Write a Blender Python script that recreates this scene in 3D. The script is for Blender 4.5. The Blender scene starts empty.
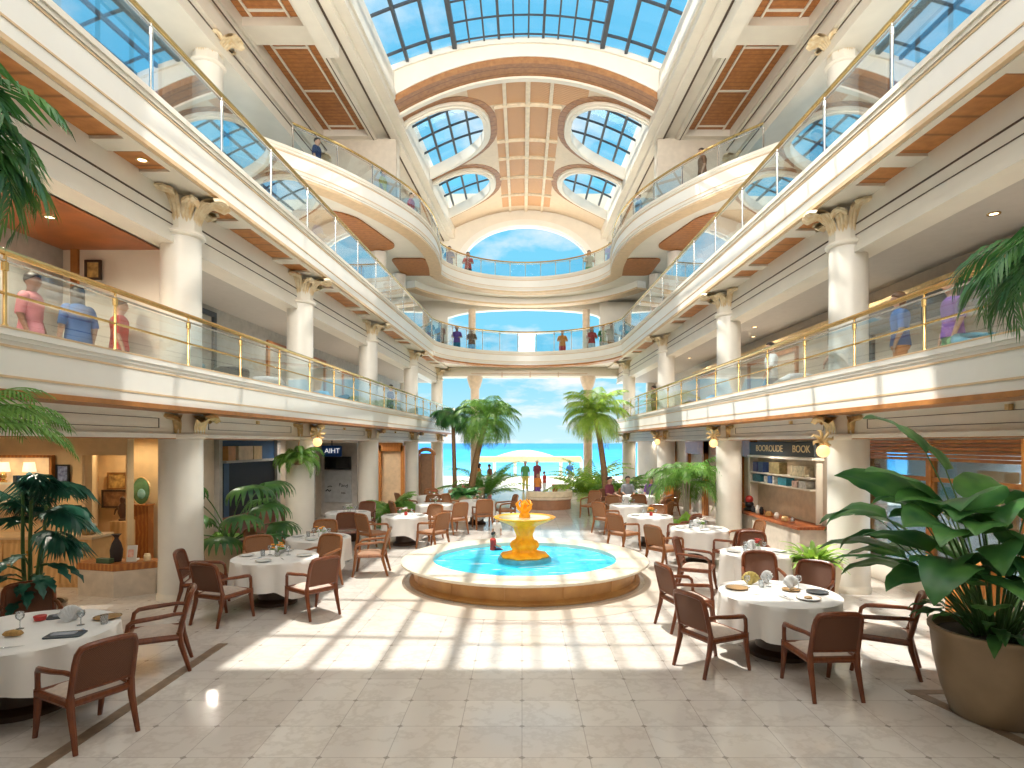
import bpy, math, random
from math import sin, cos, pi, radians as RAD, sqrt, atan2
from mathutils import Vector, Matrix
from mathutils.geometry import delaunay_2d_cdt
random.seed(7)
SC = bpy.context.scene
COL = SC.collection
F = 610.0; H = 2.6; PX = 522.0; PY = 443.0
def at(px, py, Y):
    return Vector(((px-PX)/F*Y, Y, H-(py-PY)/F*Y))
# ------------------------------------------------------------------ materials
def nt(m):
    m.use_nodes = True
    t = m.node_tree
    for n in list(t.nodes): t.nodes.remove(n)
    return t
class NB:
    """small node-building helper"""
    def __init__(s, tree): s.t = tree
    def n(s, typ, **kw):
        x = s.t.nodes.new(typ)
        for k, v in kw.items(): setattr(x, k, v)
        return x
    def l(s, a, b): s.t.links.new(a, b)
    def val(s, sock, v):
        if isinstance(v, (int, float)): sock.default_value = v
        elif isinstance(v, (tuple, list)): sock.default_value = v
        else: s.l(v, sock)
    def math(s, op, a, b=None, c=None):
        x = s.n('ShaderNodeMath', operation=op)
        s.val(x.inputs[0], a)
        if b is not None: s.val(x.inputs[1], b)
        if c is not None: s.val(x.inputs[2], c)
        return x.outputs[0]
    def mix(s, f, a, b):
        x = s.n('ShaderNodeMix', data_type='RGBA')
        s.val(x.inputs[0], f); s.val(x.inputs[6], a); s.val(x.inputs[7], b)
        return x.outputs[2]
    def ramp(s, f, p0, p1, c0=(0,0,0,1), c1=(1,1,1,1)):
        x = s.n('ShaderNodeValToRGB')
        x.color_ramp.elements[0].position = p0; x.color_ramp.elements[0].color = c0
        x.color_ramp.elements[1].position = p1; x.color_ramp.elements[1].color = c1
        s.val(x.inputs[0], f)
        return x.outputs[0]
    def noise(s, vec, scale, detail=3, rough=.5):
        x = s.n('ShaderNodeTexNoise')
        x.inputs['Scale'].default_value = scale; x.inputs['Detail'].default_value = detail; x.inputs['Roughness'].default_value = rough
        if vec is not None: s.l(vec, x.inputs['Vector'])
        return x.outputs['Fac']
def c4(c): return (c[0], c[1], c[2], 1)
def srgb(r, g, b):
    f = lambda v: (v/255/12.92) if v/255 <= .04045 else ((v/255+.055)/1.055)**2.4
    return (f(r), f(g), f(b))
MATS = {}
def mat(name, col, rough=.5, metal=0, var=.12, scale=6, bump=0, bscale=60, spec=.5, kind=None, col2=None, emit=0, sub=0, stretch=None):
    if name in MATS: return MATS[name]
    m = bpy.data.materials.new(name); t = nt(m); b = NB(t)
    out = b.n('ShaderNodeOutputMaterial'); p = b.n('ShaderNodeBsdfPrincipled')
    b.l(p.outputs[0], out.inputs[0])
    tc = b.n('ShaderNodeTexCoord'); vec = tc.outputs['Object']
    if stretch:
        mp = b.n('ShaderNodeMapping'); mp.inputs['Scale'].default_value = stretch; b.l(vec, mp.inputs[0]); vec = mp.outputs[0]
    if col2 is None: col2 = tuple(max(0, c*(1-var*1.6)) for c in col)
    hf = None
    if kind is None:
        f = b.noise(vec, scale); hf = None
        c = b.mix(b.ramp(f, .3, .7), c4(col2), c4(col))
    elif kind == 'wood':
        w = b.n('ShaderNodeTexWave', wave_type='BANDS', bands_direction='X'); w.inputs['Scale'].default_value = scale
        w.inputs['Distortion'].default_value = 5; w.inputs['Detail'].default_value = 3; b.l(vec, w.inputs[0])
        f = b.math('MULTIPLY', w.outputs['Fac'], b.noise(vec, scale*1.7)); 
        c = b.mix(b.ramp(f, .1, .6), c4(col2), c4(col))
    elif kind == 'plank':      # ceiling boards running across, with dark joints
        sx = b.n('ShaderNodeSeparateXYZ'); b.l(vec, sx.inputs[0])
        fr = b.math('FRACT', b.math('MULTIPLY', sx.outputs[1], scale))
        j = b.ramp(b.math('ABSOLUTE', b.math('SUBTRACT', fr, .5)), .40, .5)
        f = b.noise(vec, 7, 4)
        base = b.mix(b.ramp(f, .3, .7), c4(col2), c4(col))
        c = b.mix(b.math('MULTIPLY', j, .7), base, c4(tuple(x*.35 for x in col2)))
    elif kind == 'weave':
        sx = b.n('ShaderNodeSeparateXYZ'); b.l(vec, sx.inputs[0])
        u = b.math('SINE', b.math('MULTIPLY', b.math('ADD', sx.outputs[0], b.math('MULTIPLY', sx.outputs[1], 1.0)), scale))
        v = b.math('SINE', b.math('MULTIPLY', sx.outputs[2], scale))
        f = b.math('MULTIPLY_ADD', b.math('MULTIPLY', u, v), .5, .5)
        hf = f
        n_ = b.noise(vec, 9)
        c = b.mix(f, c4(col2), c4(col)); c = b.mix(b.math('MULTIPLY', n_, .35), c, c4(tuple(x*.55 for x in col)))
    elif kind == 'leaf':
        f = b.noise(vec, scale, 2)
        c = b.mix(b.ramp(f, .3, .7), c4(col2), c4(col))
        oi = b.n('ShaderNodeObjectInfo')
    if kind == 'leaf':
        tl = b.n('ShaderNodeBsdfTranslucent'); b.l(c, tl.inputs[0]); ms = b.n('ShaderNodeMixShader'); ms.inputs[0].default_value = .35
        b.l(p.outputs[0], ms.inputs[1]); b.l(tl.outputs[0], ms.inputs[2]); b.l(ms.outputs[0], out.inputs[0])
    b.l(c, p.inputs['Base Color'])
    p.inputs['Roughness'].default_value = rough; p.inputs['Metallic'].default_value = metal
    p.inputs['Specular IOR Level'].default_value = spec
    if emit:
        b.l(c, p.inputs['Emission Color']); p.inputs['Emission Strength'].default_value = emit
    if bump:
        bn = b.n('ShaderNodeBump'); bn.inputs['Strength'].default_value = bump; bn.inputs['Distance'].default_value = .01
        b.l(hf if hf is not None else b.noise(vec, bscale), bn.inputs['Height']); b.l(bn.outputs[0], p.inputs['Normal'])
    MATS[name] = m
    return m
def glassmat(name, tint, rough=.02, base=.06, ior=1.45, gain=.8, milky=0, mcol=(.8,.9,.95)):
    if name in MATS: return MATS[name]
    m = bpy.data.materials.new(name); t = nt(m); b = NB(t)
    out = b.n('ShaderNodeOutputMaterial')
    tr = b.n('ShaderNodeBsdfTransparent'); tr.inputs[0].default_value = c4(tint)
    gl = b.n('ShaderNodeBsdfGlossy'); gl.inputs['Roughness'].default_value = rough
    fr = b.n('ShaderNodeFresnel'); fr.inputs[0].default_value = ior
    geo = b.n('ShaderNodeNewGeometry')
    tc = b.n('ShaderNodeTexCoord'); ns = b.noise(tc.outputs['Object'], 1.2, 1)
    fac = b.math('ADD', b.math('MULTIPLY', fr.outputs[0], gain), b.math('MULTIPLY', ns, base))
    fac = b.math('MINIMUM', fac, .7)
    mx = b.n('ShaderNodeMixShader'); b.l(fac, mx.inputs[0]); b.l(tr.outputs[0], mx.inputs[1]); b.l(gl.outputs[0], mx.inputs[2])
    res = mx.outputs[0]
    if milky:
        df = b.n('ShaderNodeBsdfDiffuse'); df.inputs[0].default_value = c4(mcol)
        m2 = b.n('ShaderNodeMixShader'); m2.inputs[0].default_value = milky
        b.l(res, m2.inputs[1]); b.l(df.outputs[0], m2.inputs[2]); res = m2.outputs[0]
    b.l(res, out.inputs[0])
    MATS[name] = m
    return m
CREAM = mat('cream_plaster', (.82,.755,.65), .45, var=.04, scale=2)
WHITE = mat('white_plaster', (.86,.825,.76), .35, var=.03, scale=1.5)
COLM = mat('column_plaster', (.80,.755,.675), .4, var=.04, scale=3)
GREYC = mat('grey_ceiling', (.50,.46,.42), .6, var=.04)
TAUPE = mat('taupe_wall', (.62,.53,.43), .6, var=.06)
AMBER = mat('amber_wall', (.80,.58,.33), .6, var=.06)
GOLD = mat('polished_brass', (.80,.55,.22), .25, 1, var=.1)
GILT = mat('gilt_plaster', (.86,.62,.30), .4, .25, var=.2, scale=14)
TANTRIM = mat('tan_trim', (.74,.53,.32), .5, var=.08)
RUST = mat('rust_wood_trim', (.50,.20,.05), .45, var=.2, scale=5)
DARKLINE = mat('dark_joint', (.10,.06,.035), .6)
CEILWOOD = mat('ceiling_boards', (.50,.195,.05), .5, kind='plank', scale=5.0, col2=(.36,.125,.03))
SOFFWOOD = mat('soffit_boards', (.62,.26,.07), .45, kind='plank', scale=2.2, col2=(.48,.18,.045))
COFFER = mat('coffer_tan', (.74,.42,.22), .6, kind='weave', scale=42, col2=(.58,.30,.13))
BANDW = mat('vault_band_wood', (.42,.19,.065), .5, kind='plank', scale=3, col2=(.30,.12,.04))
WOODCEIL = mat('mahogany_ceiling', (.40,.12,.03), .35, var=.2, scale=3)
STEEL = mat('dark_mullion', (.075,.09,.11), .45, .3)
CHROME = mat('rail_steel', (.72,.70,.66), .25, 1)
RAILGLASS = glassmat('rail_glass', (.90,.96,.985), base=.025, ior=1.3, gain=.3)
RAILGLASS2 = glassmat('upper_rail_glass', (.72,.89,.97), base=.26, ior=1.4)
REARGLASS = glassmat('rear_rail_glass', (.84,.94,.98), base=.06, ior=1.35, gain=.35)
ROOFGLASS = glassmat('roof_glass', (.93,.97,1.0), base=.01, ior=1.2, gain=.06)
CLEAR = glassmat('clear_glass', (.93,.95,.96), base=.25)
SHOPGLASS = glassmat('shop_glass', (.80,.90,.95), base=.12)
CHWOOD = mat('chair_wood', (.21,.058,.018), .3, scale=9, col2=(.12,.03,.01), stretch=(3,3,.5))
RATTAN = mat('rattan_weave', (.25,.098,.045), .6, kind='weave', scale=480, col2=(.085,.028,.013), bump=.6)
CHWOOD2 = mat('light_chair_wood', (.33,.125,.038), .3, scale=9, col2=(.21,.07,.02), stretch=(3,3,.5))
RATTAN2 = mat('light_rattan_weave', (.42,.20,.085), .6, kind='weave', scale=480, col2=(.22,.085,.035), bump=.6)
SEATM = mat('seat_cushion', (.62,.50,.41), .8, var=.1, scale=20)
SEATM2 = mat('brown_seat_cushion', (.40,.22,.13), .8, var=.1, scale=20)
LINEN = mat('white_linen', (.80,.77,.73), .85, var=.05, scale=3, bump=.08, bscale=9)
DARKWOOD = mat('dark_pedestal', (.055,.028,.016), .4)
COUNTERW = mat('counter_wood', (.50,.20,.05), .35, kind='wood', scale=4, col2=(.34,.115,.03))
ORANGEW = mat('orange_wood', (.62,.26,.055), .4, kind='wood', scale=5, col2=(.45,.16,.03))
POTM = mat('beige_planter', (.62,.50,.36), .6, var=.1, scale=4)
POTB = mat('bronze_planter', (.36,.255,.155), .38, .25, var=.15, scale=3)
TERRA = mat('terracotta', (.50,.23,.11), .7)
SOIL = mat('soil', (.035,.022,.014), .95, scale=30)
LEAFD = mat('deep_green_leaf', (.125,.32,.075), .35, kind='leaf', scale=3, col2=(.035,.14,.05))
LEAFT = mat('teal_green_leaf', (.035,.16,.10), .35, kind='leaf', scale=5, col2=(.012,.07,.05))
LEAFM = mat('mid_green_leaf', (.26,.47,.09), .4, kind='leaf', scale=5, col2=(.09,.24,.04))
LEAFY = mat('yellow_green_leaf', (.42,.62,.08), .4, kind='leaf', scale=3, col2=(.18,.36,.05))
LEAFB = mat('bright_green_leaf', (.50,.66,.10), .4, kind='leaf', scale=4, col2=(.22,.42,.06))
TRUNK = mat('palm_trunk', (.33,.19,.085), .85, var=.3, scale=25, bump=.5)
STEM = mat('green_stem', (.07,.16,.04), .5)
FGOLD = mat('yellow_fountain', (.95,.42,.02), .4, 0, var=.3, scale=7, spec=.25, col2=(.66,.25,.01), emit=.22)  # slight self-glow added to keep the yellow against blue light off the water
FSTONE = mat('rim_stone', (.80,.72,.58), .35, var=.06, scale=3)
FBASE = mat('golden_stone', (.60,.33,.11), .35, .1, var=.3, scale=2.5, col2=(.42,.20,.06))
BLACK = mat('black_lacquer', (.012,.012,.014), .3)
NAVY = mat('navy_panel', (.015,.06,.15), .5)
BLUEP = mat('blue_sign', (.012,.085,.36), .4)
SIGNW = mat('sign_white', (.92,.94,.96), .5, emit=.6)
PAPER = mat('paper', (.80,.78,.72), .8)
GREYPAN = mat('grey_panel', (.44,.46,.48), .4)
PLATE = mat('china', (.84,.84,.82), .2)
RIM = mat('plate_brown', (.42,.25,.11), .35)
DKPLATE = mat('slate_plate', (.07,.085,.10), .35)
SILVER = mat('silver', (.70,.70,.72), .25, 1)
BREAD = mat('bread_crust', (.62,.35,.11), .7, var=.3, scale=30)
ORANGEF = mat('orange_petals', (.90,.36,.03), .6)
REDM = mat('red_glaze', (.55,.045,.035), .4)
NAPK = mat('napkin_linen', (.86,.86,.86), .8)
YELN = mat('yellow_cloth', (.78,.62,.22), .8)
SKIN = mat('skin_tan', (.55,.31,.20), .55)
SKIND = mat('skin_brown', (.28,.13,.075), .55)
HAIRD = mat('dark_hair', (.025,.016,.012), .5)
HAIRB = mat('brown_hair', (.14,.07,.03), .5)
HAIRW = mat('grey_hair', (.62,.58,.52), .6)
EYE = mat('eye_dark', (.015,.01,.01), .3)
LIP = mat('lips', (.38,.12,.09), .5)
SHOE = mat('shoe_leather', (.06,.04,.03), .5)
def cloth(name, col): return mat('cloth_'+name, col, .85, var=.1, scale=12)
LAMPM = mat('lamp_glow', (1.0,.78,.45), .5, emit=5)
# ------------------------------------------------------------------ mesh building
class MB:
    def __init__(s): s.v = []; s.f = []; s.mi = []; s.cur = 0
    def add(s, vs, fs):
        o = len(s.v); s.v += [tuple(p) for p in vs]
        for f in fs: s.f.append(tuple(o+i for i in f)); s.mi.append(s.cur)
    def hexa(s, p):   # bottom 4 ccw, top 4 ccw
        s.add(p, [(3,2,1,0),(4,5,6,7),(0,1,5,4),(1,2,6,5),(2,3,7,6),(3,0,4,7)])
    def box(s, cx, cy, cz, sx, sy, sz, rz=0, tilt=None):
        pts = [(-1,-1,-1),(1,-1,-1),(1,1,-1),(-1,1,-1),(-1,-1,1),(1,-1,1),(1,1,1),(-1,1,1)]
        M = Matrix.Rotation(rz, 3, 'Z')
        if tilt: M = M @ Matrix.Rotation(tilt[1], 3, tilt[0])
        out = []
        for a, b, c in pts:
            q = M @ Vector((a*sx/2, b*sy/2, c*sz/2)); out.append((q.x+cx, q.y+cy, q.z+cz))
        s.hexa(out)
    def tube(s, pts, r, n=8, cap=True, flat=1.0, up=None):
        pts = [Vector(p) for p in pts]; m = len(pts)
        rs = r if isinstance(r, (list, tuple)) else [r]*m
        rings = []; prev = None
        for i, p in enumerate(pts):
            t = (pts[min(i+1, m-1)]-pts[max(i-1, 0)])
            t = t.normalized() if t.length > 1e-9 else Vector((0,0,1))
            if prev is None:
                a = up.copy() if up is not None else (Vector((0,0,1)) if abs(t.z) < .9 else Vector((1,0,0)))
            else: a = prev
            a = (a-t*a.dot(t)); a = a.normalized() if a.length > 1e-6 else t.orthogonal().normalized()
            prev = a; b = t.cross(a)
            rings.append([p+(a*cos(2*pi*k/n)*flat+b*sin(2*pi*k/n))*rs[i] for k in range(n)])
        vs = [q for R in rings for q in R]; fs = []
        for i in range(m-1):
            for k in range(n):
                k2 = (k+1) % n; fs.append((i*n+k, i*n+k2, (i+1)*n+k2, (i+1)*n+k))
        if cap: fs.append(tuple(range(n-1, -1, -1))); fs.append(tuple((m-1)*n+k for k in range(n)))
        s.add(vs, fs)
    def lathe(s, prof, n=24, c=(0,0,0), sx=1, sy=1, cap=True, a0=0):
        vs = []; fs = []; m = len(prof)
        for r, z in prof:
            for k in range(n):
                a = a0+2*pi*k/n; vs.append((c[0]+r*cos(a)*sx, c[1]+r*sin(a)*sy, c[2]+z))
        for i in range(m-1):
            for k in range(n):
                k2 = (k+1) % n; fs.append((i*n+k, i*n+k2, (i+1)*n+k2, (i+1)*n+k))
        if cap:
            if prof[0][0] > 1e-5: fs.append(tuple(range(n-1, -1, -1)))
            if prof[-1][0] > 1e-5: fs.append(tuple((m-1)*n+k for k in range(n)))
        s.add(vs, fs)
    def ell(s, c, rx, ry, rz, n=12, m=8):
        s.lathe([(max(sin(pi*i/m), 1e-4), -cos(pi*i/m)*rz) for i in range(m+1)], n, c, rx, ry, cap=False)
    def prism(s, poly, z0, z1):
        n = len(poly); vs = [(x, y, z0) for x, y in poly]+[(x, y, z1) for x, y in poly]
        s.add(vs, [tuple(range(n-1, -1, -1)), tuple(range(n, 2*n))]+[(k, (k+1) % n, n+(k+1) % n, n+k) for k in range(n)])
    def grid(s, rows, close=False):
        n = len(rows[0]); vs = [p for r in rows for p in r]; fs = []
        for i in range(len(rows)-1):
            for k in range(n if close else n-1):
                k2 = (k+1) % n; fs.append((i*n+k, i*n+k2, (i+1)*n+k2, (i+1)*n+k))
        s.add(vs, fs)
    def build(s, name, mats, parent=None, smooth=True, ang=38, solid=0, bevel=0, loc=None):
        me = bpy.data.meshes.new(name); me.from_pydata(s.v, [], s.f)
        ms = mats if isinstance(mats, (list, tuple)) else [mats]
        for m in ms: me.materials.append(m)
        if len(ms) > 1: me.polygons.foreach_set('material_index', s.mi)
        if smooth:
            me.polygons.foreach_set('use_smooth', [True]*len(me.polygons))
            me.set_sharp_from_angle(angle=RAD(ang))
        me.update()
        o = bpy.data.objects.new(name, me); COL.objects.link(o)
        if parent is not None: o.parent = parent
        if loc is not None: o.location = loc
        if solid: md = o.modifiers.new('solid', 'SOLIDIFY'); md.thickness = solid; md.offset = 0
        if bevel: md = o.modifiers.new('bevel', 'BEVEL'); md.width = bevel; md.segments = 2; md.limit_method = 'ANGLE'
        return o
def tag(o, label=None, cat=None, group=None, kind=None):
    if label: o['label'] = label
    if cat: o['category'] = cat
    if group: o['group'] = group
    if kind: o['kind'] = kind
    return o
def thing(name, label, cat, loc=(0,0,0), rz=0, group=None, kind=None):
    o = bpy.data.objects.new(name, None); COL.objects.link(o); o.empty_display_size = .1
    o.location = loc; o.rotation_euler = (0, 0, rz)
    return tag(o, label, cat, group, kind)
def struct(o): o['kind'] = 'structure'; return o
def copy_tree(o, parent=None):
    c = o.copy(); COL.objects.link(c); c.parent = parent
    for ch in KIDS.get(o.name, ()): copy_tree(ch, c)
    return c
KIDS = {}
def index_kids():
    KIDS.clear()
    for o in bpy.data.objects:
        if o.parent is not None: KIDS.setdefault(o.parent.name, []).append(o)
def simple(mb, name, m, label, cat, loc=(0,0,0), rz=0, group=None, **kw):
    o = mb.build(name, m, None, **kw); o.location = loc; o.rotation_euler = (0, 0, rz)
    return tag(o, label, cat, group)
def text(body, size, m, parent, loc, rot, ext=.004, name='lettering', sx=1):
    cu = bpy.data.curves.new(name, 'FONT'); cu.body = body; cu.size = size; cu.extrude = ext
    cu.align_x = 'CENTER'; cu.align_y = 'CENTER'
    cu.materials.append(m)
    o = bpy.data.objects.new(name, cu); COL.objects.link(o); o.parent = parent
    bpy.context.view_layer.update(); me = bpy.data.meshes.new_from_object(o.evaluated_get(bpy.context.evaluated_depsgraph_get())); me.name = name
    bpy.data.objects.remove(o); o = bpy.data.objects.new(name, me); COL.objects.link(o); o.parent = parent
    o.location = loc; o.rotation_euler = rot; o.scale = (sx, 1, 1)
    return o
# ------------------------------------------------------------------ building frame
def SX(s, d, Y): return -d+.046*Y if s < 0 else d-.24-.0197*Y
SIDE = {-1: 'left', 1: 'right'}
def spr(mb, s, d0, d1, z0, z1, Y0, Y1):
    a, b = (d0, d1)
    p = [(SX(s,a,Y0),Y0),(SX(s,b,Y0),Y0),(SX(s,b,Y1),Y1),(SX(s,a,Y1),Y1)]
    if s < 0: p = p[::-1]
    mb.hexa([(x,y,z0) for x,y in p]+[(x,y,z1) for x,y in p])
def normals(path):
    out = []
    n = len(path)
    for i in range(n):
        a = Vector(path[max(i-1,0)]); b = Vector(path[min(i+1,n-1)])
        t = (b-a).normalized(); out.append(Vector((t.y, -t.x)))   # right of travel
    return out
def sweep(mb, path, nrm, o0, o1, z0, z1):
    """rectangular section along a plan path; offsets measured along the normal"""
    rows = []
    for p, n in zip(path, nrm):
        p = Vector(p)
        a = p+n*o0; b = p+n*o1
        rows.append([(a.x,a.y,z0),(b.x,b.y,z0),(b.x,b.y,z1),(a.x,a.y,z1)])
    mb.grid(rows, close=True)
    e = len(rows)-1
    mb.add(rows[0], [(0,1,2,3)]); mb.add(rows[e], [(3,2,1,0)])
def sidepath(s, d, Y0, Y1, n=2): return [(SX(s,d,Y0+(Y1-Y0)*i/(n-1)), Y0+(Y1-Y0)*i/(n-1)) for i in range(n)]
def sheet(outer, holes, fn, step):
    """triangulated plan region with holes, mapped by fn(u,v)->xyz"""
    vs = []; es = []
    def loop(L):
        o = len(vs); vs.extend(Vector(p) for p in L); k = len(L)
        es.extend((o+i, o+(i+1) % k) for i in range(k))
    def dens(L):
        out = []
        for i in range(len(L)):
            a = Vector(L[i]); b = Vector(L[(i+1) % len(L)]); k = max(1, int((b-a).length/step+.5))
            out += [tuple(a+(b-a)*j/k) for j in range(k)]
        return out
    outer = dens(outer); holes = [dens(h) for h in holes]
    loop(outer)
    for h in holes: loop(h)
    us = [p[0] for p in outer]; ws = [p[1] for p in outer]
    def inside(p, L):
        c = False; j = len(L)-1
        for i in range(len(L)):
            if (L[i][1] > p[1]) != (L[j][1] > p[1]) and p[0] < (L[j][0]-L[i][0])*(p[1]-L[i][1])/(L[j][1]-L[i][1])+L[i][0]: c = not c
            j = i
        return c
    u = min(us)+step/2
    while u < max(us):
        w = min(ws)+step/2
        while w < max(ws):
            if inside((u,w), outer) and not any(inside((u,w), h) for h in holes): vs.append(Vector((u,w)))
            w += step
        u += step
    r = delaunay_2d_cdt(vs, es, [], 0, 1e-5)
    V, Fc = r[0], r[2]
    keep = []
    for f in Fc:
        c = sum((V[i] for i in f), Vector((0,0)))/len(f)
        if inside(c, outer) and not any(inside(c, h) for h in holes): keep.append(tuple(f))
    mb = MB(); mb.add([fn(p.x, p.y) for p in V], keep)
    return mb
def rrect(u0, u1, v0, v1, ra, rb, n=8):
    """rounded rectangle; ra = radius at the u0 side corners, rb = at the u1 side"""
    pts = []
    for cu, cv, r, a0 in ((u1-rb, v1-rb, rb, 0), (u0+ra, v1-ra, ra, pi/2), (u0+ra, v0+ra, ra, pi), (u1-rb, v0+rb, rb, 1.5*pi)):
        for k in range(n+1):
            a = a0+pi/2*k/n; pts.append((cu+r*cos(a), cv+r*sin(a)))
    return pts
# ------------------------------------------------------------------ floor
def floor_mat():
    m = bpy.data.materials.new('marble_tiles'); t = nt(m); b = NB(t)
    out = b.n('ShaderNodeOutputMaterial'); p = b.n('ShaderNodeBsdfPrincipled'); b.l(p.outputs[0], out.inputs[0])
    tc = b.n('ShaderNodeTexCoord'); sx = b.n('ShaderNodeSeparateXYZ'); b.l(tc.outputs['Object'], sx.inputs[0])
    T = .56
    u = b.math('DIVIDE', sx.outputs[0], T); v = b.math('DIVIDE', sx.outputs[1], T)
    fu = b.math('ABSOLUTE', b.math('SUBTRACT', b.math('FRACT', b.math('ADD', u, .5)), .5))
    fv = b.math('ABSOLUTE', b.math('SUBTRACT', b.math('FRACT', b.math('ADD', v, .5)), .5))
    grout = b.math('LESS_THAN', b.math('MINIMUM', fu, fv), .007)
    dia = b.math('LESS_THAN', b.math('ADD', fu, fv), .055)
    cb = b.n('ShaderNodeCombineXYZ'); b.l(b.math('FLOOR', u), cb.inputs[0]); b.l(b.math('FLOOR', v), cb.inputs[1])
    wn = b.n('ShaderNodeTexWhiteNoise', noise_dimensions='2D'); b.l(cb.outputs[0], wn.inputs['Vector'])
    base = b.mix(wn.outputs['Value'], c4((.66,.60,.545)), c4((.73,.675,.615)))
    off = b.n('ShaderNodeVectorMath', operation='ADD'); b.l(tc.outputs['Object'], off.inputs[0])
    sc = b.n('ShaderNodeVectorMath', operation='SCALE'); b.l(cb.outputs[0], sc.inputs[0]); sc.inputs['Scale'].default_value = 3.7
    b.l(sc.outputs[0], off.inputs[1])
    vein = b.noise(off.outputs[0], 2.2, 7, .62)
    vm = b.ramp(b.math('ABSOLUTE', b.math('SUBTRACT', vein, .5)), .0, .045, (1,1,1,1), (0,0,0,1))
    base = b.mix(b.math('MULTIPLY', vm, .32), base, c4((.44,.37,.31)))
    cl = b.noise(off.outputs[0], 1.1, 4)
    base = b.mix(b.math('MULTIPLY', b.ramp(cl, .35, .7), .25), base, c4((.54,.47,.41)))
    # the diamond inlays stay crisp and only every second crossing is a big one
    base = b.mix(b.math('MULTIPLY', grout, .55), base, c4((.32,.27,.23)))
    base = b.mix(b.math('MULTIPLY', dia, .55), base, c4((.20,.165,.14)))
    b.l(base, p.inputs['Base Color'])
    b.l(b.math('MULTIPLY_ADD', cl, .12, .06), p.inputs['Roughness'])
    p.inputs['Specular IOR Level'].default_value = .65
    return m
FLOORM = floor_mat()
mb = MB(); mb.add([(-14,-4,0),(14,-4,0),(14,38,0),(-14,38,0)], [(0,1,2,3)])
struct(mb.build('floor', FLOORM, smooth=False, solid=.001))
STRIP = mat('inlay_strip', (.30,.21,.14), .35, var=.25, scale=9)
mb = MB()
mb.box(-3.87, 5.6, .003, .13, 4.6, .004)
struct(mb.build('trim_1', STRIP, smooth=False))
mb = MB()
mb.prism([(4.02,6.42),(4.15,6.42),(4.85,3.5),(4.72,3.5)], .001, .005); mb.prism([(4.02,6.30),(4.02,6.42),(4.7,6.42),(4.7,6.33)], .001, .0045)
struct(mb.build('trim_2', STRIP, smooth=False))
RINGM = mat('ring_paving', (.70,.61,.51), .3, var=.1, scale=2)
FX, FY = .05, 11.85
mb = MB(); mb.lathe([(2.3,.002),(2.92,.002),(2.94,.0045),(2.3,.0045)], 72, (FX,FY,0), cap=False)
struct(mb.build('trim_3', RINGM))
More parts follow.
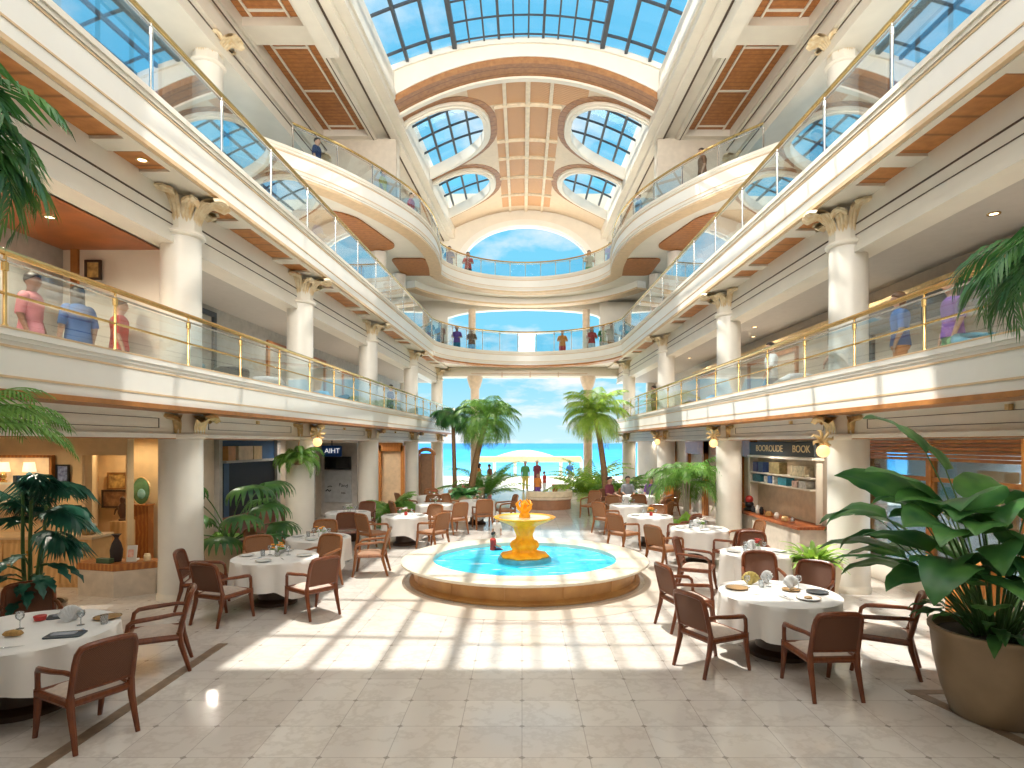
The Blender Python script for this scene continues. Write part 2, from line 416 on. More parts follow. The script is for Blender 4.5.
# ------------------------------------------------------------------ side galleries
Y0, Y1 = -3.5, 34.0
YL = [10.3, 15.2, 20.9, 27.3, 33.6]; YR = [10.8, 16.7, 23.4, 30.7]
EDGE, CL = 5.56, 6.23
ntrim = [3]
def tname(): ntrim[0] += 1; return 'trim_%d' % ntrim[0]
def st(mb, m, name=None, **kw): return struct(mb.build(name or tname(), m, **kw))
for s in (-1, 1):
    e1 = 35.2 if s < 0 else 30.6
    p1 = sidepath(s, EDGE, Y0, e1, 3); p2 = sidepath(s, EDGE, Y0, 29.0, 3)
    if s > 0: n1 = normals(p1); n2 = normals(p2)
    else: n1 = [-n for n in normals(p1)]; n2 = [-n for n in normals(p2)]
    # normals point away from the void
    # ---- level 1 slab and fascia
    mb = MB(); spr(mb, s, EDGE+.1, 9.2, 3.1, 3.3, Y0, e1); st(mb, CREAM, smooth=False)
    mb = MB(); sweep(mb, p1, n1, 0, .16, 3.15, 3.77); st(mb, WHITE, smooth=False)
    mb = MB(); sweep(mb, p1, n1, -.05, .18, 3.70, 3.785); sweep(mb, p1, n1, -.025, .05, 3.655, 3.70); st(mb, WHITE, smooth=False)
    mb = MB(); sweep(mb, p1, n1, -.012, .02, 3.585, 3.61); sweep(mb, p1, n1, -.012, .02, 3.27, 3.295); sweep(mb, p1, n1, -.055, .0, 3.765, 3.787); st(mb, TANTRIM, smooth=False)
    mb = MB(); sweep(mb, p1, n1, -.045, .5, 3.085, 3.15); st(mb, RUST, smooth=False)
    # ground entablature behind the columns
    mb = MB(); spr(mb, s, 6.16, 6.6, 2.72, 3.1, Y0, Y1); spr(mb, s, 6.08, 6.6, 2.68, 2.75, Y0, Y1); st(mb, CREAM, smooth=False)
    mb = MB(); spr(mb, s, 6.10, 6.17, 2.665, 2.685, Y0, Y1); st(mb, RUST, smooth=False)
    ys = YL if s < 0 else YR
    mb = MB()
    edges = [Y0+4]+ys
    for a, b in zip(edges[:-1], edges[1:]):
        a2, b2 = a+.7, b-.7
        for z in (2.84, 2.99): spr(mb, s, 6.153, 6.17, z-.004, z+.004, a2, b2)
        for y in (a2, b2): spr(mb, s, 6.153, 6.17, 2.84, 2.99, y-.008, y+.008)
    st(mb, DARKLINE, smooth=False)
    mb = MB()
    for k, y in enumerate([7.2, 12.8, 18.2, 24.2]):
        spr(mb, s, 6.10, 6.17, 2.99, 3.06, y-.03, y+.03)
    st(mb, GILT, smooth=False)
    # ground ceiling and wall
    mb = MB(); spr(mb, s, 6.5, 13.5, 2.86, 2.95, Y0, Y1); st(mb, TAUPE, 'ceiling', smooth=False)
    # ---- level 1 room: beam, ceiling, wall
    mb = MB(); spr(mb, s, 6.2, 6.65, 5.9, 6.74, Y0, Y1); spr(mb, s, 6.16, 6.3, 5.88, 5.98, Y0, Y1); st(mb, CREAM, smooth=False)
    mb = MB(); spr(mb, s, 6.19, 6.21, 6.36, 6.385, Y0, Y1); spr(mb, s, 6.185, 6.21, 6.18, 6.19, Y0, Y1); st(mb, DARKLINE, smooth=False)
    # ---- level 2 soffit: cream grid with wooden panels, slab, fascia
    mb = MB(); spr(mb, s, EDGE+.1, 10.2, 6.76, 7.0, Y0, Y1); st(mb, CREAM, smooth=False)
    mb = MB()
    edges = [ys[0]-5.4]+ys
    ribs = []
    segs = []
    for c in edges[:-1]: segs += [(c+.42, c+.95), (c+1.35, c+3.3), (c+3.65, c+4.3)]
    prev = Y0
    for a, b in segs+[(34,34)]:
        if a > prev: spr(mb, s, EDGE+.08, 6.22, 6.69, 6.77, prev, a)
        prev = b
    spr(mb, s, EDGE+.05, EDGE+.16, 6.685, 6.77, Y0, Y1)
    st(mb, CREAM, smooth=False)
    mb = MB()
    for a, b in segs: spr(mb, s, EDGE+.14, 6.22, 6.735, 6.765, a, b)
    spr(mb, s, EDGE+.14, 6.22, 6.735, 6.765, Y0, segs[0][0]-.5)
    st(mb, SOFFWOOD, smooth=False)
    mb = MB(); sweep(mb, p2, n2, 0, .16, 6.72, 7.47); st(mb, WHITE, smooth=False)
    mb = MB(); sweep(mb, p2, n2, -.06, .2, 7.41, 7.49); sweep(mb, p2, n2, -.03, .05, 7.35, 7.41); st(mb, CREAM, smooth=False)
    mb = MB(); sweep(mb, p2, n2, -.013, .02, 7.31, 7.335); sweep(mb, p2, n2, -.013, .02, 6.93, 6.955); sweep(mb, p2, n2, -.02, .1, 6.70, 6.76); st(mb, TANTRIM, smooth=False)
    # ---- level 2 hall: outer beam, coffered ceiling, girder
    mb = MB(); spr(mb, s, 8.35, 9.9, 12.5, 14.3, Y0, 22.7); spr(mb, s, 8.25, 8.4, 12.9, 13.3, Y0, 22.7); spr(mb, s, 8.28, 8.4, 13.7, 14.1, Y0, 22.7); st(mb, CREAM, smooth=False)
    mb = MB(); spr(mb, s, 8.33, 8.36, 12.8, 12.83, Y0, 22.7); spr(mb, s, 8.235, 8.26, 13.4, 13.43, Y0, 22.7); st(mb, DARKLINE, smooth=False)
    mb = MB(); spr(mb, s, 6.4, 9.8, 14.12, 14.3, Y0, Y1); st(mb, CREAM, 'ceiling', smooth=False)
    mb = MB(); mw = MB()
    cof = [(-1.0,4.4), (5.1,10.6), (11.3,16.4), (17.2,22.3)]
    prev = Y0
    for a, b in cof+[(22.75,22.75)]:
        spr(mb, s, 6.4, 8.5, 13.82, 14.14, prev, a); prev = b
    spr(mb, s, 6.4, 6.62, 13.8, 14.14, Y0, 22.7)
    st(mb, CREAM, smooth=False)
    for a, b in cof: spr(mw, s, 6.55, 8.45, 14.06, 14.13, a, b)
    st(mw, CEILWOOD, smooth=False)
    mb = MB()
    for a, b in cof:
        w = b-a
        for d in (7.0, 8.02): spr(mb, s, d-.03, d+.03, 14.02, 14.08, a, b)
        for q in (.0, .07, .36, .50, .79, .93): spr(mb, s, 7.0, 8.02, 14.03, 14.07, a+w*q+.05, a+w*q+.13) if q in (.07,.5,.93) else None
    st(mb, CREAM, smooth=False)
    mb = MB(); spr(mb, s, 5.3, 6.5, 14.0, 15.2, Y0, 35); spr(mb, s, 5.62, 5.9, 13.86, 14.0, Y0, 35); spr(mb, s, 5.22, 5.35, 14.2, 14.5, Y0, 20.6)
    spr(mb, s, 5.95, 6.35, 13.45, 14.0, Y0, 17.2); st(mb, CREAM, smooth=False)
    mb = MB(); spr(mb, s, 5.89, 5.95, 13.84, 13.87, Y0, 35); spr(mb, s, 6.5, 6.53, 13.79, 13.82, Y0, 22.7); st(mb, DARKLINE, smooth=False)
    # roof deck above the gallery
    # ---- level 3 end wall and the wall under the girder
    mb = MB(); spr(mb, s, 5.7, 9.7, 10.6, 13.85, 22.55, 22.75); st(mb, TAUPE, 'wall_%s' % SIDE[s], smooth=False)
    mb = MB(); spr(mb, s, 5.75, 6.2, 10.9, 14.05, 22.75, 23.3); spr(mb, s, 6.6, 6.8, 10.9, 14.1, 23.3, 34); st(mb, CREAM, 'wall_%s' % SIDE[s], smooth=False)
# level 1 ceilings
mb = MB(); spr(mb, -1, 6.5, 9.2, 5.95, 6.1, 10.5, Y1); st(mb, GREYC, 'ceiling', smooth=False)
mb = MB(); spr(mb, -1, 6.6, 9.2, 5.9, 6.1, Y0, 10.5); st(mb, WOODCEIL, 'ceiling', smooth=False)
mb = MB(); spr(mb, 1, 6.5, 9.2, 5.95, 6.1, Y0, Y1); st(mb, GREYC, 'ceiling', smooth=False)
# ------------------------------------------------------------------ columns
def leaf_fan(mb, ang, r0, z0, r1, z1, w0, w1, n=5):
    """a ribbed papyrus bracket flaring out from the neck"""
    rows = []
    for i in range(9):
        t = i/8
        r = r0+(r1-r0)*(t**2.1); z = z0+(z1-z0)*sin(t*pi*.53)/sin(pi*.53)
        w = w0+(w1-w0)*t
        row = []
        for k in range(n*4+1):
            q = k/(n*4)*2-1
            rib = .022*abs(cos(q*n*pi/2))*(.4+t)
            dn = .10*q*q*t
            rr = r+rib-dn*.5
            x = rr*cos(ang)-q*w*sin(ang); y = rr*sin(ang)+q*w*cos(ang)
            row.append((x, y, z-dn*.6))
        rows.append(row)
    # curled tip
    last = rows[-1]
    rows.append([(x+.03*cos(ang), y+.03*sin(ang), z-.05) for x, y, z in last])
    rows.append([(x-.05*cos(ang), y-.05*sin(ang), z-.09) for x, y, z in last])
    inner = [[(r0*.8*cos(ang)-(k/(n*4)*2-1)*w0*sin(ang), r0*.8*sin(ang)+(k/(n*4)*2-1)*w0*cos(ang), z1) for k in range(n*4+1)]]
    mb.grid(rows+inner)
def column(x, y, z0, zs, z1, r, label, big):
    t = thing('column', label, 'column', (x, y, z0), 0, None, 'structure')
    h = zs-z0; H1 = z1-z0
    mb = MB(); mb.lathe([(r*1.02,0),(r*1.02,.25),(r,.6),(r*.985,h)], 40); mb.build('shaft', COLM, t)
    mb = MB(); mb.lathe([(r*1.08,0),(r*1.08,.06),(r*1.05,.08),(r*1.03,.11),(r*1.025,0.12)], 40); mb.build('base', CREAM, t)
    mb = MB(); mb.lathe([(r*.98,h-.02),(r*1.15,h),(r*1.2,h+.03),(r*1.15,h+.07),(r*1.04,h+.08)], 40)
    mb.build('capital_ring', CREAM, t)
    mb = MB(); k = .84; mb.lathe([(r*1.0,h+.06),(r*.98,H1-.0)], 8, a0=pi/8); mb.build('neck', CREAM, t, smooth=False)
    mb = MB()
    if big:
        for i in range(4): leaf_fan(mb, i*pi/2, r*.85, h+.05, r*2.25, H1-.05, r*.30, r*.80)
        for i in range(4): leaf_fan(mb, i*pi/2+pi/4, r*.85, h+.05, r*1.75, H1-.12, r*.22, r*.42, 3)
        m = mat('capital_leaf', (.82,.70,.50), .45, var=.22, scale=9, col2=(.66,.47,.24))
    else:
        for i in range(4): leaf_fan(mb, i*pi/2, r*.9, h+.05, r*1.6, H1-.01, r*.5, r*.72, 4)
        m = GILT
    mb.build('capital_leaves', m, t)
    return t
NTH = ['nearest', 'second', 'third', 'fourth', 'farthest']
for s, ys in ((-1, YL), (1, YR)):
    for i, y in enumerate(ys):
        nn = NTH[i] if i < len(ys)-1 else 'farthest'
        r = .34
        column(SX(s,CL,y), y, 0, 2.68, 3.09, r, 'cream round column on the %s side of the ground floor, %s to viewer' % (SIDE[s], nn), False)
        column(SX(s,CL,y), y, 3.3, 6.05, 6.74, r*.93, 'round gallery column with flared leaf capital on the %s middle level, %s' % (SIDE[s], nn), True)
    for i, y in enumerate((9.0, 15.6, 21.9)):
        column(SX(s,8.75,y), y, 7.0, 12.2, 13.0, .36, 'tall round column behind the glass of the %s upper gallery, number %s from viewer' % (SIDE[s], ['one','two','three'][i]), True)
    for y in (25.0, 28.3):
        mb = MB(); mb.lathe([(.3,7.0),(.3,10.4)], 32, (SX(s,7.0,y), y, 0)); st(mb, COLM, 'column')
# ------------------------------------------------------------------ walls
def wall_with_holes(name, m, P, Q, z0, z1, holes, th=.15, step=1.2):
    """vertical wall from plan point P to Q; holes in (distance, z)"""
    P = Vector(P); Q = Vector(Q); L = (Q-P).length; d = (Q-P)/L
    mb = sheet([(0,z0),(L,z0),(L,z1),(0,z1)], holes, lambda u, v: (P.x+d.x*u, P.y+d.y*u, v), step)
    return struct(mb.build(name, m, smooth=False, solid=th))
def rect(u0, u1, v0, v1): return [(u0,v0),(u1,v0),(u1,v1),(u0,v1)]
nwin = [0]
def window(P, Q, u0, u1, z0, z1, nx, nz, frame=STEEL, glass=None, w=.05, name=None):
    nwin[0] += 1
    P = Vector(P); Q = Vector(Q); d = (Q-P).normalized(); ang = atan2(d.y, d.x)
    t = thing(name or 'window_%d' % nwin[0], None, None, (P.x, P.y, 0), ang, None, 'structure')
    mb = MB()
    for i in range(nx+1): mb.box(u0+(u1-u0)*i/nx, 0, (z0+z1)/2, w, .08, z1-z0)
    for i in range(nz+1): mb.box((u0+u1)/2, 0, z0+(z1-z0)*i/nz, u1-u0, .07, w)
    mb.build('window_frame', frame, t, smooth=False)
    mb = MB(); mb.box((u0+u1)/2, 0, (z0+z1)/2, u1-u0, .012, z1-z0); mb.build('pane', glass or ROOFGLASS, t, smooth=False)
    return t
for s in (-1, 1):
    # upper hall outer wall with tall windows
    P = (SX(s,9.75,Y0), Y0); Q = (SX(s,9.75,Y1), Y1)
    wins = [(2.0,5.2),(6.6,9.8),(11.2,14.4),(15.6,18.8),(20.2,23.4),(25.0,28.0),(30,33)]
    wall_with_holes('wall_%s' % SIDE[s], GREYC, P, Q, 6.8, 14.2, [rect(a, b, 8.2, 12.2) for a, b in wins])
    for a, b in wins: window(P, Q, a, b, 8.2, 12.2, 3, 3)
    # level 1 wall
    P = (SX(s,8.4,Y0), Y0); Q = (SX(s,8.4,Y1), Y1)
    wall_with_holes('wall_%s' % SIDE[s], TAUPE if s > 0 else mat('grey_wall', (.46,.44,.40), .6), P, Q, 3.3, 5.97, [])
# ground walls
wall_with_holes('wall_left', TAUPE, (SX(-1,8.2,13.7),13.7), (SX(-1,8.2,Y1),Y1), 0, 2.9, [])
wall_with_holes('wall_left', AMBER, (-13.2,1), (-13.2,13.7), 0, 2.9, [])
wall_with_holes('wall_left', AMBER, (-13.2,12.0), (-7.7,12.0), 0, 2.9, [rect(4.62,5.47,0,2.36)], .2)
wall_with_holes('wall_left', AMBER, (-13.2,13.7), (-7.4,13.7), 0, 2.9, [])
wall_with_holes('wall_left', AMBER, (-8.55,12.0), (-9.6,13.7), 0, 2.9, [])
RW = 7.42
wall_with_holes('wall_right', TAUPE, (SX(1,RW,Y0),Y0), (SX(1,RW,Y1),Y1), 0, 2.9, [rect(11.9,15.8,.42,2.42)])
wall_with_holes('wall_right', mat('shop_back', (.72,.78,.82), .6), (9.6,7), (9.6,14), 0, 2.9, [])
mb = MB(); mb.add([(-14,Y0,-.1),(14,Y0,-.1),(14,Y0,17),(-14,Y0,17)], [(0,1,2,3)]); st(mb, CREAM, 'wall_back', smooth=False, solid=.1)
# level 1 left near room: cross wall with the amber niche wall
wall_with_holes('wall_left', CREAM, (-8.3,10.5), (-5.98,10.5), 3.3, 5.92, [])
mb = MB(); mb.box(-7.62, 10.42, 4.6, .12, .1, 2.64); st(mb, RUST)
wall_with_holes('wall_left', AMBER, (-8.1,2), (-8.1,10.4), 3.3, 5.92, [])
mb = MB(); mb.box(-8.0, 9.2, 5.1, .08, 1.9, .9); st(mb, AMBER, bevel=.2)
# right level-1 cornice with a dark band under it
mb = MB(); spr(mb, 1, 8.0, 8.4, 5.52, 5.6, 6, 26); st(mb, GILT, smooth=False)
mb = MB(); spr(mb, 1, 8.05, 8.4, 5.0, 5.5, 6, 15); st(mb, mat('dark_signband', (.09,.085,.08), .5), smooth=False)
# roof plate in front of the glass roof
mb = MB(); mb.box(.2, 3.0, 16.75, 12, 13.2, .2); st(mb, CREAM, 'ceiling', smooth=False)
for s in (-1, 1):
    mb = MB(); spr(mb, s, 6.5, 10.2, 14.3, 14.5, Y0, 36); st(mb, CREAM, 'roof', smooth=False)
# ------------------------------------------------------------------ vault and glass roof
UC = .22
VA, VB = 21.2, 34.0
def vz(x): u = x-UC; return 15.6-1.4*(u/4.7)**2
holes = []
for sg in (-1, 1):
    for a, b in ((22.35,26.9),(27.75,31.9)):
        r = rrect(1.75, 4.5, a, b, min(1.9,(b-a)/2-.05), .25)
        holes.append([(UC+sg*u, v) for u, v in r])
mbv = sheet([(UC-5,VA),(UC+5,VA),(UC+5,VB),(UC-5,VB)], holes, lambda u, v: (u, v, vz(u)), .45)
struct(mbv.build('ceiling', mat('vault_plaster', (.76,.60,.43), .5, var=.05), ang=60, solid=.05))
def ring(hole, off0, off1, dz0, dz1, mb, fn):
    n = len(hole); c = Vector((sum(p[0] for p in hole)/n, sum(p[1] for p in hole)/n))
    rows = [[], [], [], []]
    for i in range(n):
        p = Vector(hole[i]); a = Vector(hole[i-1]); b = Vector(hole[(i+1) % n])
        t = (b-a).normalized() if (b-a).length > 1e-6 else Vector((1,0)); nn = Vector((t.y,-t.x))
        if nn.dot(p-c) < 0: nn = -nn
        A = p+nn*off0; B = p+nn*off1
        for k, (q, dz) in enumerate(((A,dz0),(B,dz0),(B,dz1),(A,dz1))): rows[k].append((q.x, q.y, fn(q.x)+dz))
    mb.grid([rows[0],rows[1],rows[2],rows[3],rows[0]], close=True)
for i, h in enumerate(holes):
    mb = MB(); ring(h, -.02, .24, -.14, .3, mb, vz); ring(h, .0, .12, -.19, -.1, mb, vz); st(mb, CREAM, ang=50)
    mb = MB(); ring(h, .26, .52, -.045, .0, mb, vz); st(mb, BANDW, ang=50)
    # glazing of each opening
    nwin[0] += 1
    t = thing('window_%d' % nwin[0], None, None, (0,0,0), 0, None, 'structure')
    us = [p[0] for p in h]; ws = [p[1] for p in h]
    u0, u1, w0, w1 = min(us), max(us), min(ws), max(ws)
    mb = MB()
    for k in range(1, 4):
        x = u0+(u1-u0)*k/4; mb.box(x, (w0+w1)/2, vz(x)+.42, .085, w1-w0+.3, .1)
    nr = 3 if i % 2 == 0 else 2
    for k in range(1, nr+1):
        y = w0+(w1-w0)*k/(nr+1)
        mb.tube([(u0-.1+(u1-u0+.2)*q/8, y, vz(u0-.1+(u1-u0+.2)*q/8)+.42) for q in range(9)], .05, 6)
    mb.build('window_frame', STEEL, t, smooth=False)
    mb = MB(); mb.grid([[(u0-.2+(u1-u0+.4)*q/8, y, vz(u0-.2+(u1-u0+.4)*q/8)+.47) for q in range(9)] for y in (w0-.2, w1+.2)])
    mb.build('pane', ROOFGLASS, t)
# coffers on the crown
mb = MB()
rowsY = [(21.9,23.2),(23.5,25.9),(26.2,27.5),(27.8,29.5),(29.8,31.6),(31.9,33.3)]
cols = [(.1,.98)]
def patch(mb, u0, u1, a, b, dz):
    rr = []
    for k in range(5):
        x = u0+(u1-u0)*k/4; rr.append([(x, a, vz(x)+dz), (x, b, vz(x)+dz)])
    mb.grid(rr)
for a, b in rowsY:
    for sg in (-1, 1):
        patch(mb, UC+sg*.09, UC+sg*.80, a, b, -.035)
        patch(mb, UC+sg*.94, UC+sg*(1.28 if a > 22 else 2.2), a, b, -.032)
st(mb, COFFER, ang=60)
mb = MB()
for u in (0, .87, -.87): mb.box(UC+u, (21.75+VB)/2, vz(UC+u)-.05, .13 if u else .17, VB-21.75, .1)
for (a, b), (c, d) in zip(rowsY[:-1], rowsY[1:]):
    y = (b+c)/2; mb.tube([(UC+1.3*q/4, y, vz(UC+1.3*q/4)-.045) for q in range(-4,5)], .085, 6)
st(mb, mat('vault_rib', (.84,.70,.52), .5), smooth=False)
# rear valance arch of the vault and the front arch rib
def arch(mb, y0, y1, fn0, fn1, hw, n=40):
    rows = []
    for k in range(n+1):
        x = UC-hw+2*hw*k/n
        rows.append([(x,y0,fn0(x)),(x,y1,fn0(x)),(x,y1,fn1(x)),(x,y0,fn1(x))])
    mb.grid(rows, close=True); mb.add(rows[0], [(0,1,2,3)]); mb.add(rows[-1], [(3,2,1,0)])
def gz(x): u = x-UC; return 16.35-1.0*(u/4.7)**2
mb = MB(); arch(mb, 20.75, 21.05, lambda x: vz(x)+.16, lambda x: gz(x)-.02, 5.0); arch(mb, 20.66, 20.8, lambda x: gz(x)-.17, lambda x: gz(x)+.02, 5.0)
arch(mb, 21.5, 21.72, lambda x: vz(x)-.14, lambda x: vz(x)+.05, 4.75); st(mb, CREAM, ang=50)
mb = MB(); arch(mb, 20.78, 21.55, lambda x: vz(x)-.06, lambda x: vz(x)+.18, 4.75); st(mb, BANDW, ang=50)
nwin[0] += 1
t = thing('window_%d' % nwin[0], None, None, (0,0,0), 0, None, 'structure')
GA, GB = 8.6, 20.85
mb = MB()
for u in [-4.1,-3.3,-2.5,2.5,3.3,4.1]:
    heavy = abs(u) == 2.5
    mb.box(UC+u, (GA+GB)/2, gz(UC+u)-.02, .15 if heavy else .10, GB-GA, .22 if heavy else .14)
for k in range(1, 10):
    u = -2.5+.5*k; mb.box(UC+u, (GA+GB)/2, gz(UC+u), .055 if k % 3 else .085, GB-GA, .08)
y = GB-.35
while y > GA:
    mb.tube([(UC-2.5+5*q/10, y, gz(UC-2.5+5*q/10)) for q in range(11)], .034, 6); y -= .92
y = GB-.75
while y > GA:
    for sg in (-1, 1): mb.tube([(UC+sg*(2.5+2.7*q/5), y, gz(UC+sg*(2.5+2.7*q/5))) for q in range(6)], .055, 6)
    y -= 1.9
mb.build('window_frame', STEEL, t, smooth=False)
mb = MB(); mb.grid([[(UC-5.3+10.6*q/20, y, gz(UC-5.3+10.6*q/20)+.07) for q in range(21)] for y in (GA, GB+.3)])
mb.build('pane', ROOFGLASS, t)
# ------------------------------------------------------------------ rear facade
FYY = 34.2
arc = [(UC+3.6*cos(pi*k/24), 12.3+2.4*sin(pi*k/24)) for k in range(25)]
hl = [(-3.4,11.0)]
L3hole = [(p[0], p[1]) for p in arc]+[(UC-3.6,11.0),(UC+3.6,11.0)]
L2hole = [(-4.15,7.3),(4.35,7.3),(4.35,9.6)]+[(UC+4.1*cos(pi*k/12), 9.6+.45*sin(pi*k/12)) for k in range(1,12)]+[(-4.15,9.6)]
L1hole = [(-6.6,-.05),(7.0,-.05),(7.0,6.3),(-6.6,6.3)]
mbv = sheet([(-9.5,-.1),(9.5,-.1),(9.5,16.5),(-9.5,16.5)], [L3hole, L2hole, [(-6.6,.0),(7,.0),(7,6.25),(-6.6,6.25)]], lambda u, v: (u, FYY, v), 1.2)
struct(mbv.build('wall_rear', CREAM, smooth=False, solid=.4))
mb = MB()
for o0, o1, z in ((0,.34,.3),(.0,.12,.36)):
    rows = []
    for k in range(25):
        a = pi*k/24; r0 = (3.6+o0, 2.4+o0); r1 = (3.6+o1, 2.4+o1)
        c = [(UC+r0[0]*cos(a), 12.3+r0[1]*sin(a)), (UC+r1[0]*cos(a), 12.3+r1[1]*sin(a))]
        rows.append([(c[0][0],FYY-z,c[0][1]),(c[1][0],FYY-z,c[1][1]),(c[1][0],FYY,c[1][1]),(c[0][0],FYY,c[0][1])])
    mb.grid(rows, close=True)
st(mb, WHITE)
for x, lab in ((-2.62,'left'),(3.66,'right')):
    mb = MB(); mb.lathe([(.27,0),(.25,.3),(.24,5.6),(.3,5.7),(.42,6.1),(.45,6.3)], 24, (x, FYY-.3, 0)); st(mb, mat('tan_post', (.72,.56,.40), .5), 'column')
    mb = MB(); mb.lathe([(.2,7.0),(.2,10.0)], 20, (x-.15 if x < 0 else x-.1, FYY-.35, 0)); st(mb, mat('tan_post', (.72,.56,.40), .5), 'column')
mb = MB(); mb.box(.3, FYY-.32, 6.52, 12.5, .5, .5); st(mb, CREAM)
mb = MB(); mb.box(.4, FYY-.62, 6.42, 6.4, .06, .05)
for x in (-1.1, .45, 2.0): mb.box(x, FYY-.62, 6.36, .06, .06, .3)
st(mb, mat('tan_post', (.72,.56,.40), .5))
# ------------------------------------------------------------------ curved balconies at levels 2 and 3
def arcpath(x0, x1, y, sag, n=28):
    c = (x1-x0)/2; R = (c*c+sag*sag)/(2*sag); cx = (x0+x1)/2; cy = y+sag-R
    a0 = atan2(y-cy, -c); a1 = atan2(y-cy, c)
    if a0 < 0: a0 += 2*pi
    return [(cx+R*cos(a0+(a1-a0)*k/n), cy+R*sin(a0+(a1-a0)*k/n)) for k in range(n+1)]
B2 = arcpath(SX(-1,EDGE,29)+.0, SX(1,EDGE,29), 29.0, 3.7)
B3 = arcpath(-3.80, 4.15, 28.5, 3.2)
def cr(pts, n=6):
    out = []
    P = [Vector(p) for p in pts]; P = [2*P[0]-P[1]]+P+[2*P[-1]-P[-2]]
    for i in range(1, len(P)-2):
        for k in range(n):
            t = k/n; a, b, c, d = P[i-1:i+3]
            out.append(tuple(.5*((2*b)+(-a+c)*t+(2*a-5*b+4*c-d)*t*t+(-a+3*b-3*c+d)*t**3)))
    out.append(tuple(P[-2])); return out
S3 = cr([(-7.9,16.6),(-6.7,17.9),(-5.7,19.2),(-4.75,20.9),(-3.98,22.8),(-3.62,24.8),(-3.62,26.8),(-3.80,28.5)])
R3 = [(.36-x, y) for x, y in S3]
def outn(path, ref):
    """normals pointing away from the void, whose middle is ref"""
    ns = normals(path); m = len(path)//2
    if ns[m].dot(Vector(path[m])-Vector(ref)) < 0: ns = [-n for n in ns]
    return ns
def curved_fascia(path, ns, zb, zt):
    mb = MB(); sweep(mb, path, ns, 0, .16, zb+.02, zt-.02); st(mb, WHITE, ang=30)
    mb = MB(); sweep(mb, path, ns, -.06, .2, zt-.08, zt+.01); sweep(mb, path, ns, -.03, .05, zt-.15, zt-.07); sweep(mb, path, ns, -.04, .1, zb+.1, zb+.2); st(mb, CREAM, ang=30)
    mb = MB(); sweep(mb, path, ns, -.015, .02, zt-.19, zt-.165); sweep(mb, path, ns, -.055, .02, zb+.2, zb+.22); st(mb, TANTRIM, ang=30)
    mb = MB(); sweep(mb, path, ns, -.03, .5, zb-.05, zb+.03); st(mb, RUST if zb < 10 else TANTRIM, ang=30)
VOID = (.2, 18)
nB2, nB3, nS3, nR3 = outn(B2, VOID), outn(B3, VOID), outn(S3, (0,22)), outn(R3, (.4,22))
curved_fascia(B2, nB2, 6.74, 7.48); curved_fascia(B3, nB3, 10.45, 11.22)
for P_, N_ in ((S3,nS3),(R3,nR3)): curved_fascia(P_, N_, 10.42, 11.22)
def slab(name, poly, z0, z1, m):
    mb = MB(); mb.prism(poly, z0, z1); return struct(mb.build(name, m, smooth=False))
slab('slab', [(p[0],p[1]+.1) for p in B2]+[(9.4,29),(9.4,34),(-9.2,34),(-9.2,29)], 6.78, 7.0, CREAM)
slab('slab', [(p[0],p[1]+.1) for p in B3]+[(9.4,28.5),(9.4,34),(-9.2,34),(-9.2,28.5)], 10.5, 10.7, CREAM)
for s, P_, N_ in ((-1,S3,nS3),(1,R3,nR3)):
    q = [tuple(Vector(p)+n*.08) for p, n in zip(P_, N_)]
    slab('slab', q+[(SX(s,9.7,28.5),28.5),(SX(s,9.7,16.6),16.6)], 10.5, 10.7, CREAM)
    # rounded wooden soffit panels under the bulge
    mir = (lambda x: x) if s < 0 else (lambda x: .36-x)
    r = rrect(-6.9, -4.85, 20.6, 24.9, .5, 1.0)
    mb = MB(); mb.prism([(mir(x+(24.9-y)*-.25), y) for x, y in r], 10.44, 10.49); st(mb, CEILWOOD, smooth=False)
    r = rrect(-5.6, -4.1, 26.0, 28.6, .3, .3)
    mb = MB(); mb.prism([(mir(x), y) for x, y in r], 10.44, 10.49); st(mb, CEILWOOD, smooth=False)
    # swept rim under the soffit
    mb = MB(); rr = [tuple(Vector(p)+n*.95) for p, n in zip(P_[8:], N_[8:])]
    st(mb, CREAM) if mb.v else None
# dropped beam beneath the level-3 rear balcony
dr = arcpath(-5.2, 5.6, 29.6, 3.6); nd = outn(dr, VOID)
mb = MB(); sweep(mb, dr, nd, 0, .5, 10.15, 10.5); st(mb, WHITE, ang=30)
mb = MB(); sweep(mb, dr, nd, -.05, .55, 10.08, 10.17); st(mb, TANTRIM, ang=30)
mb = MB(); mb.box(5.6, 33.6, 9.0, 2.6, .3, 2.6); st(mb, CREAM); 
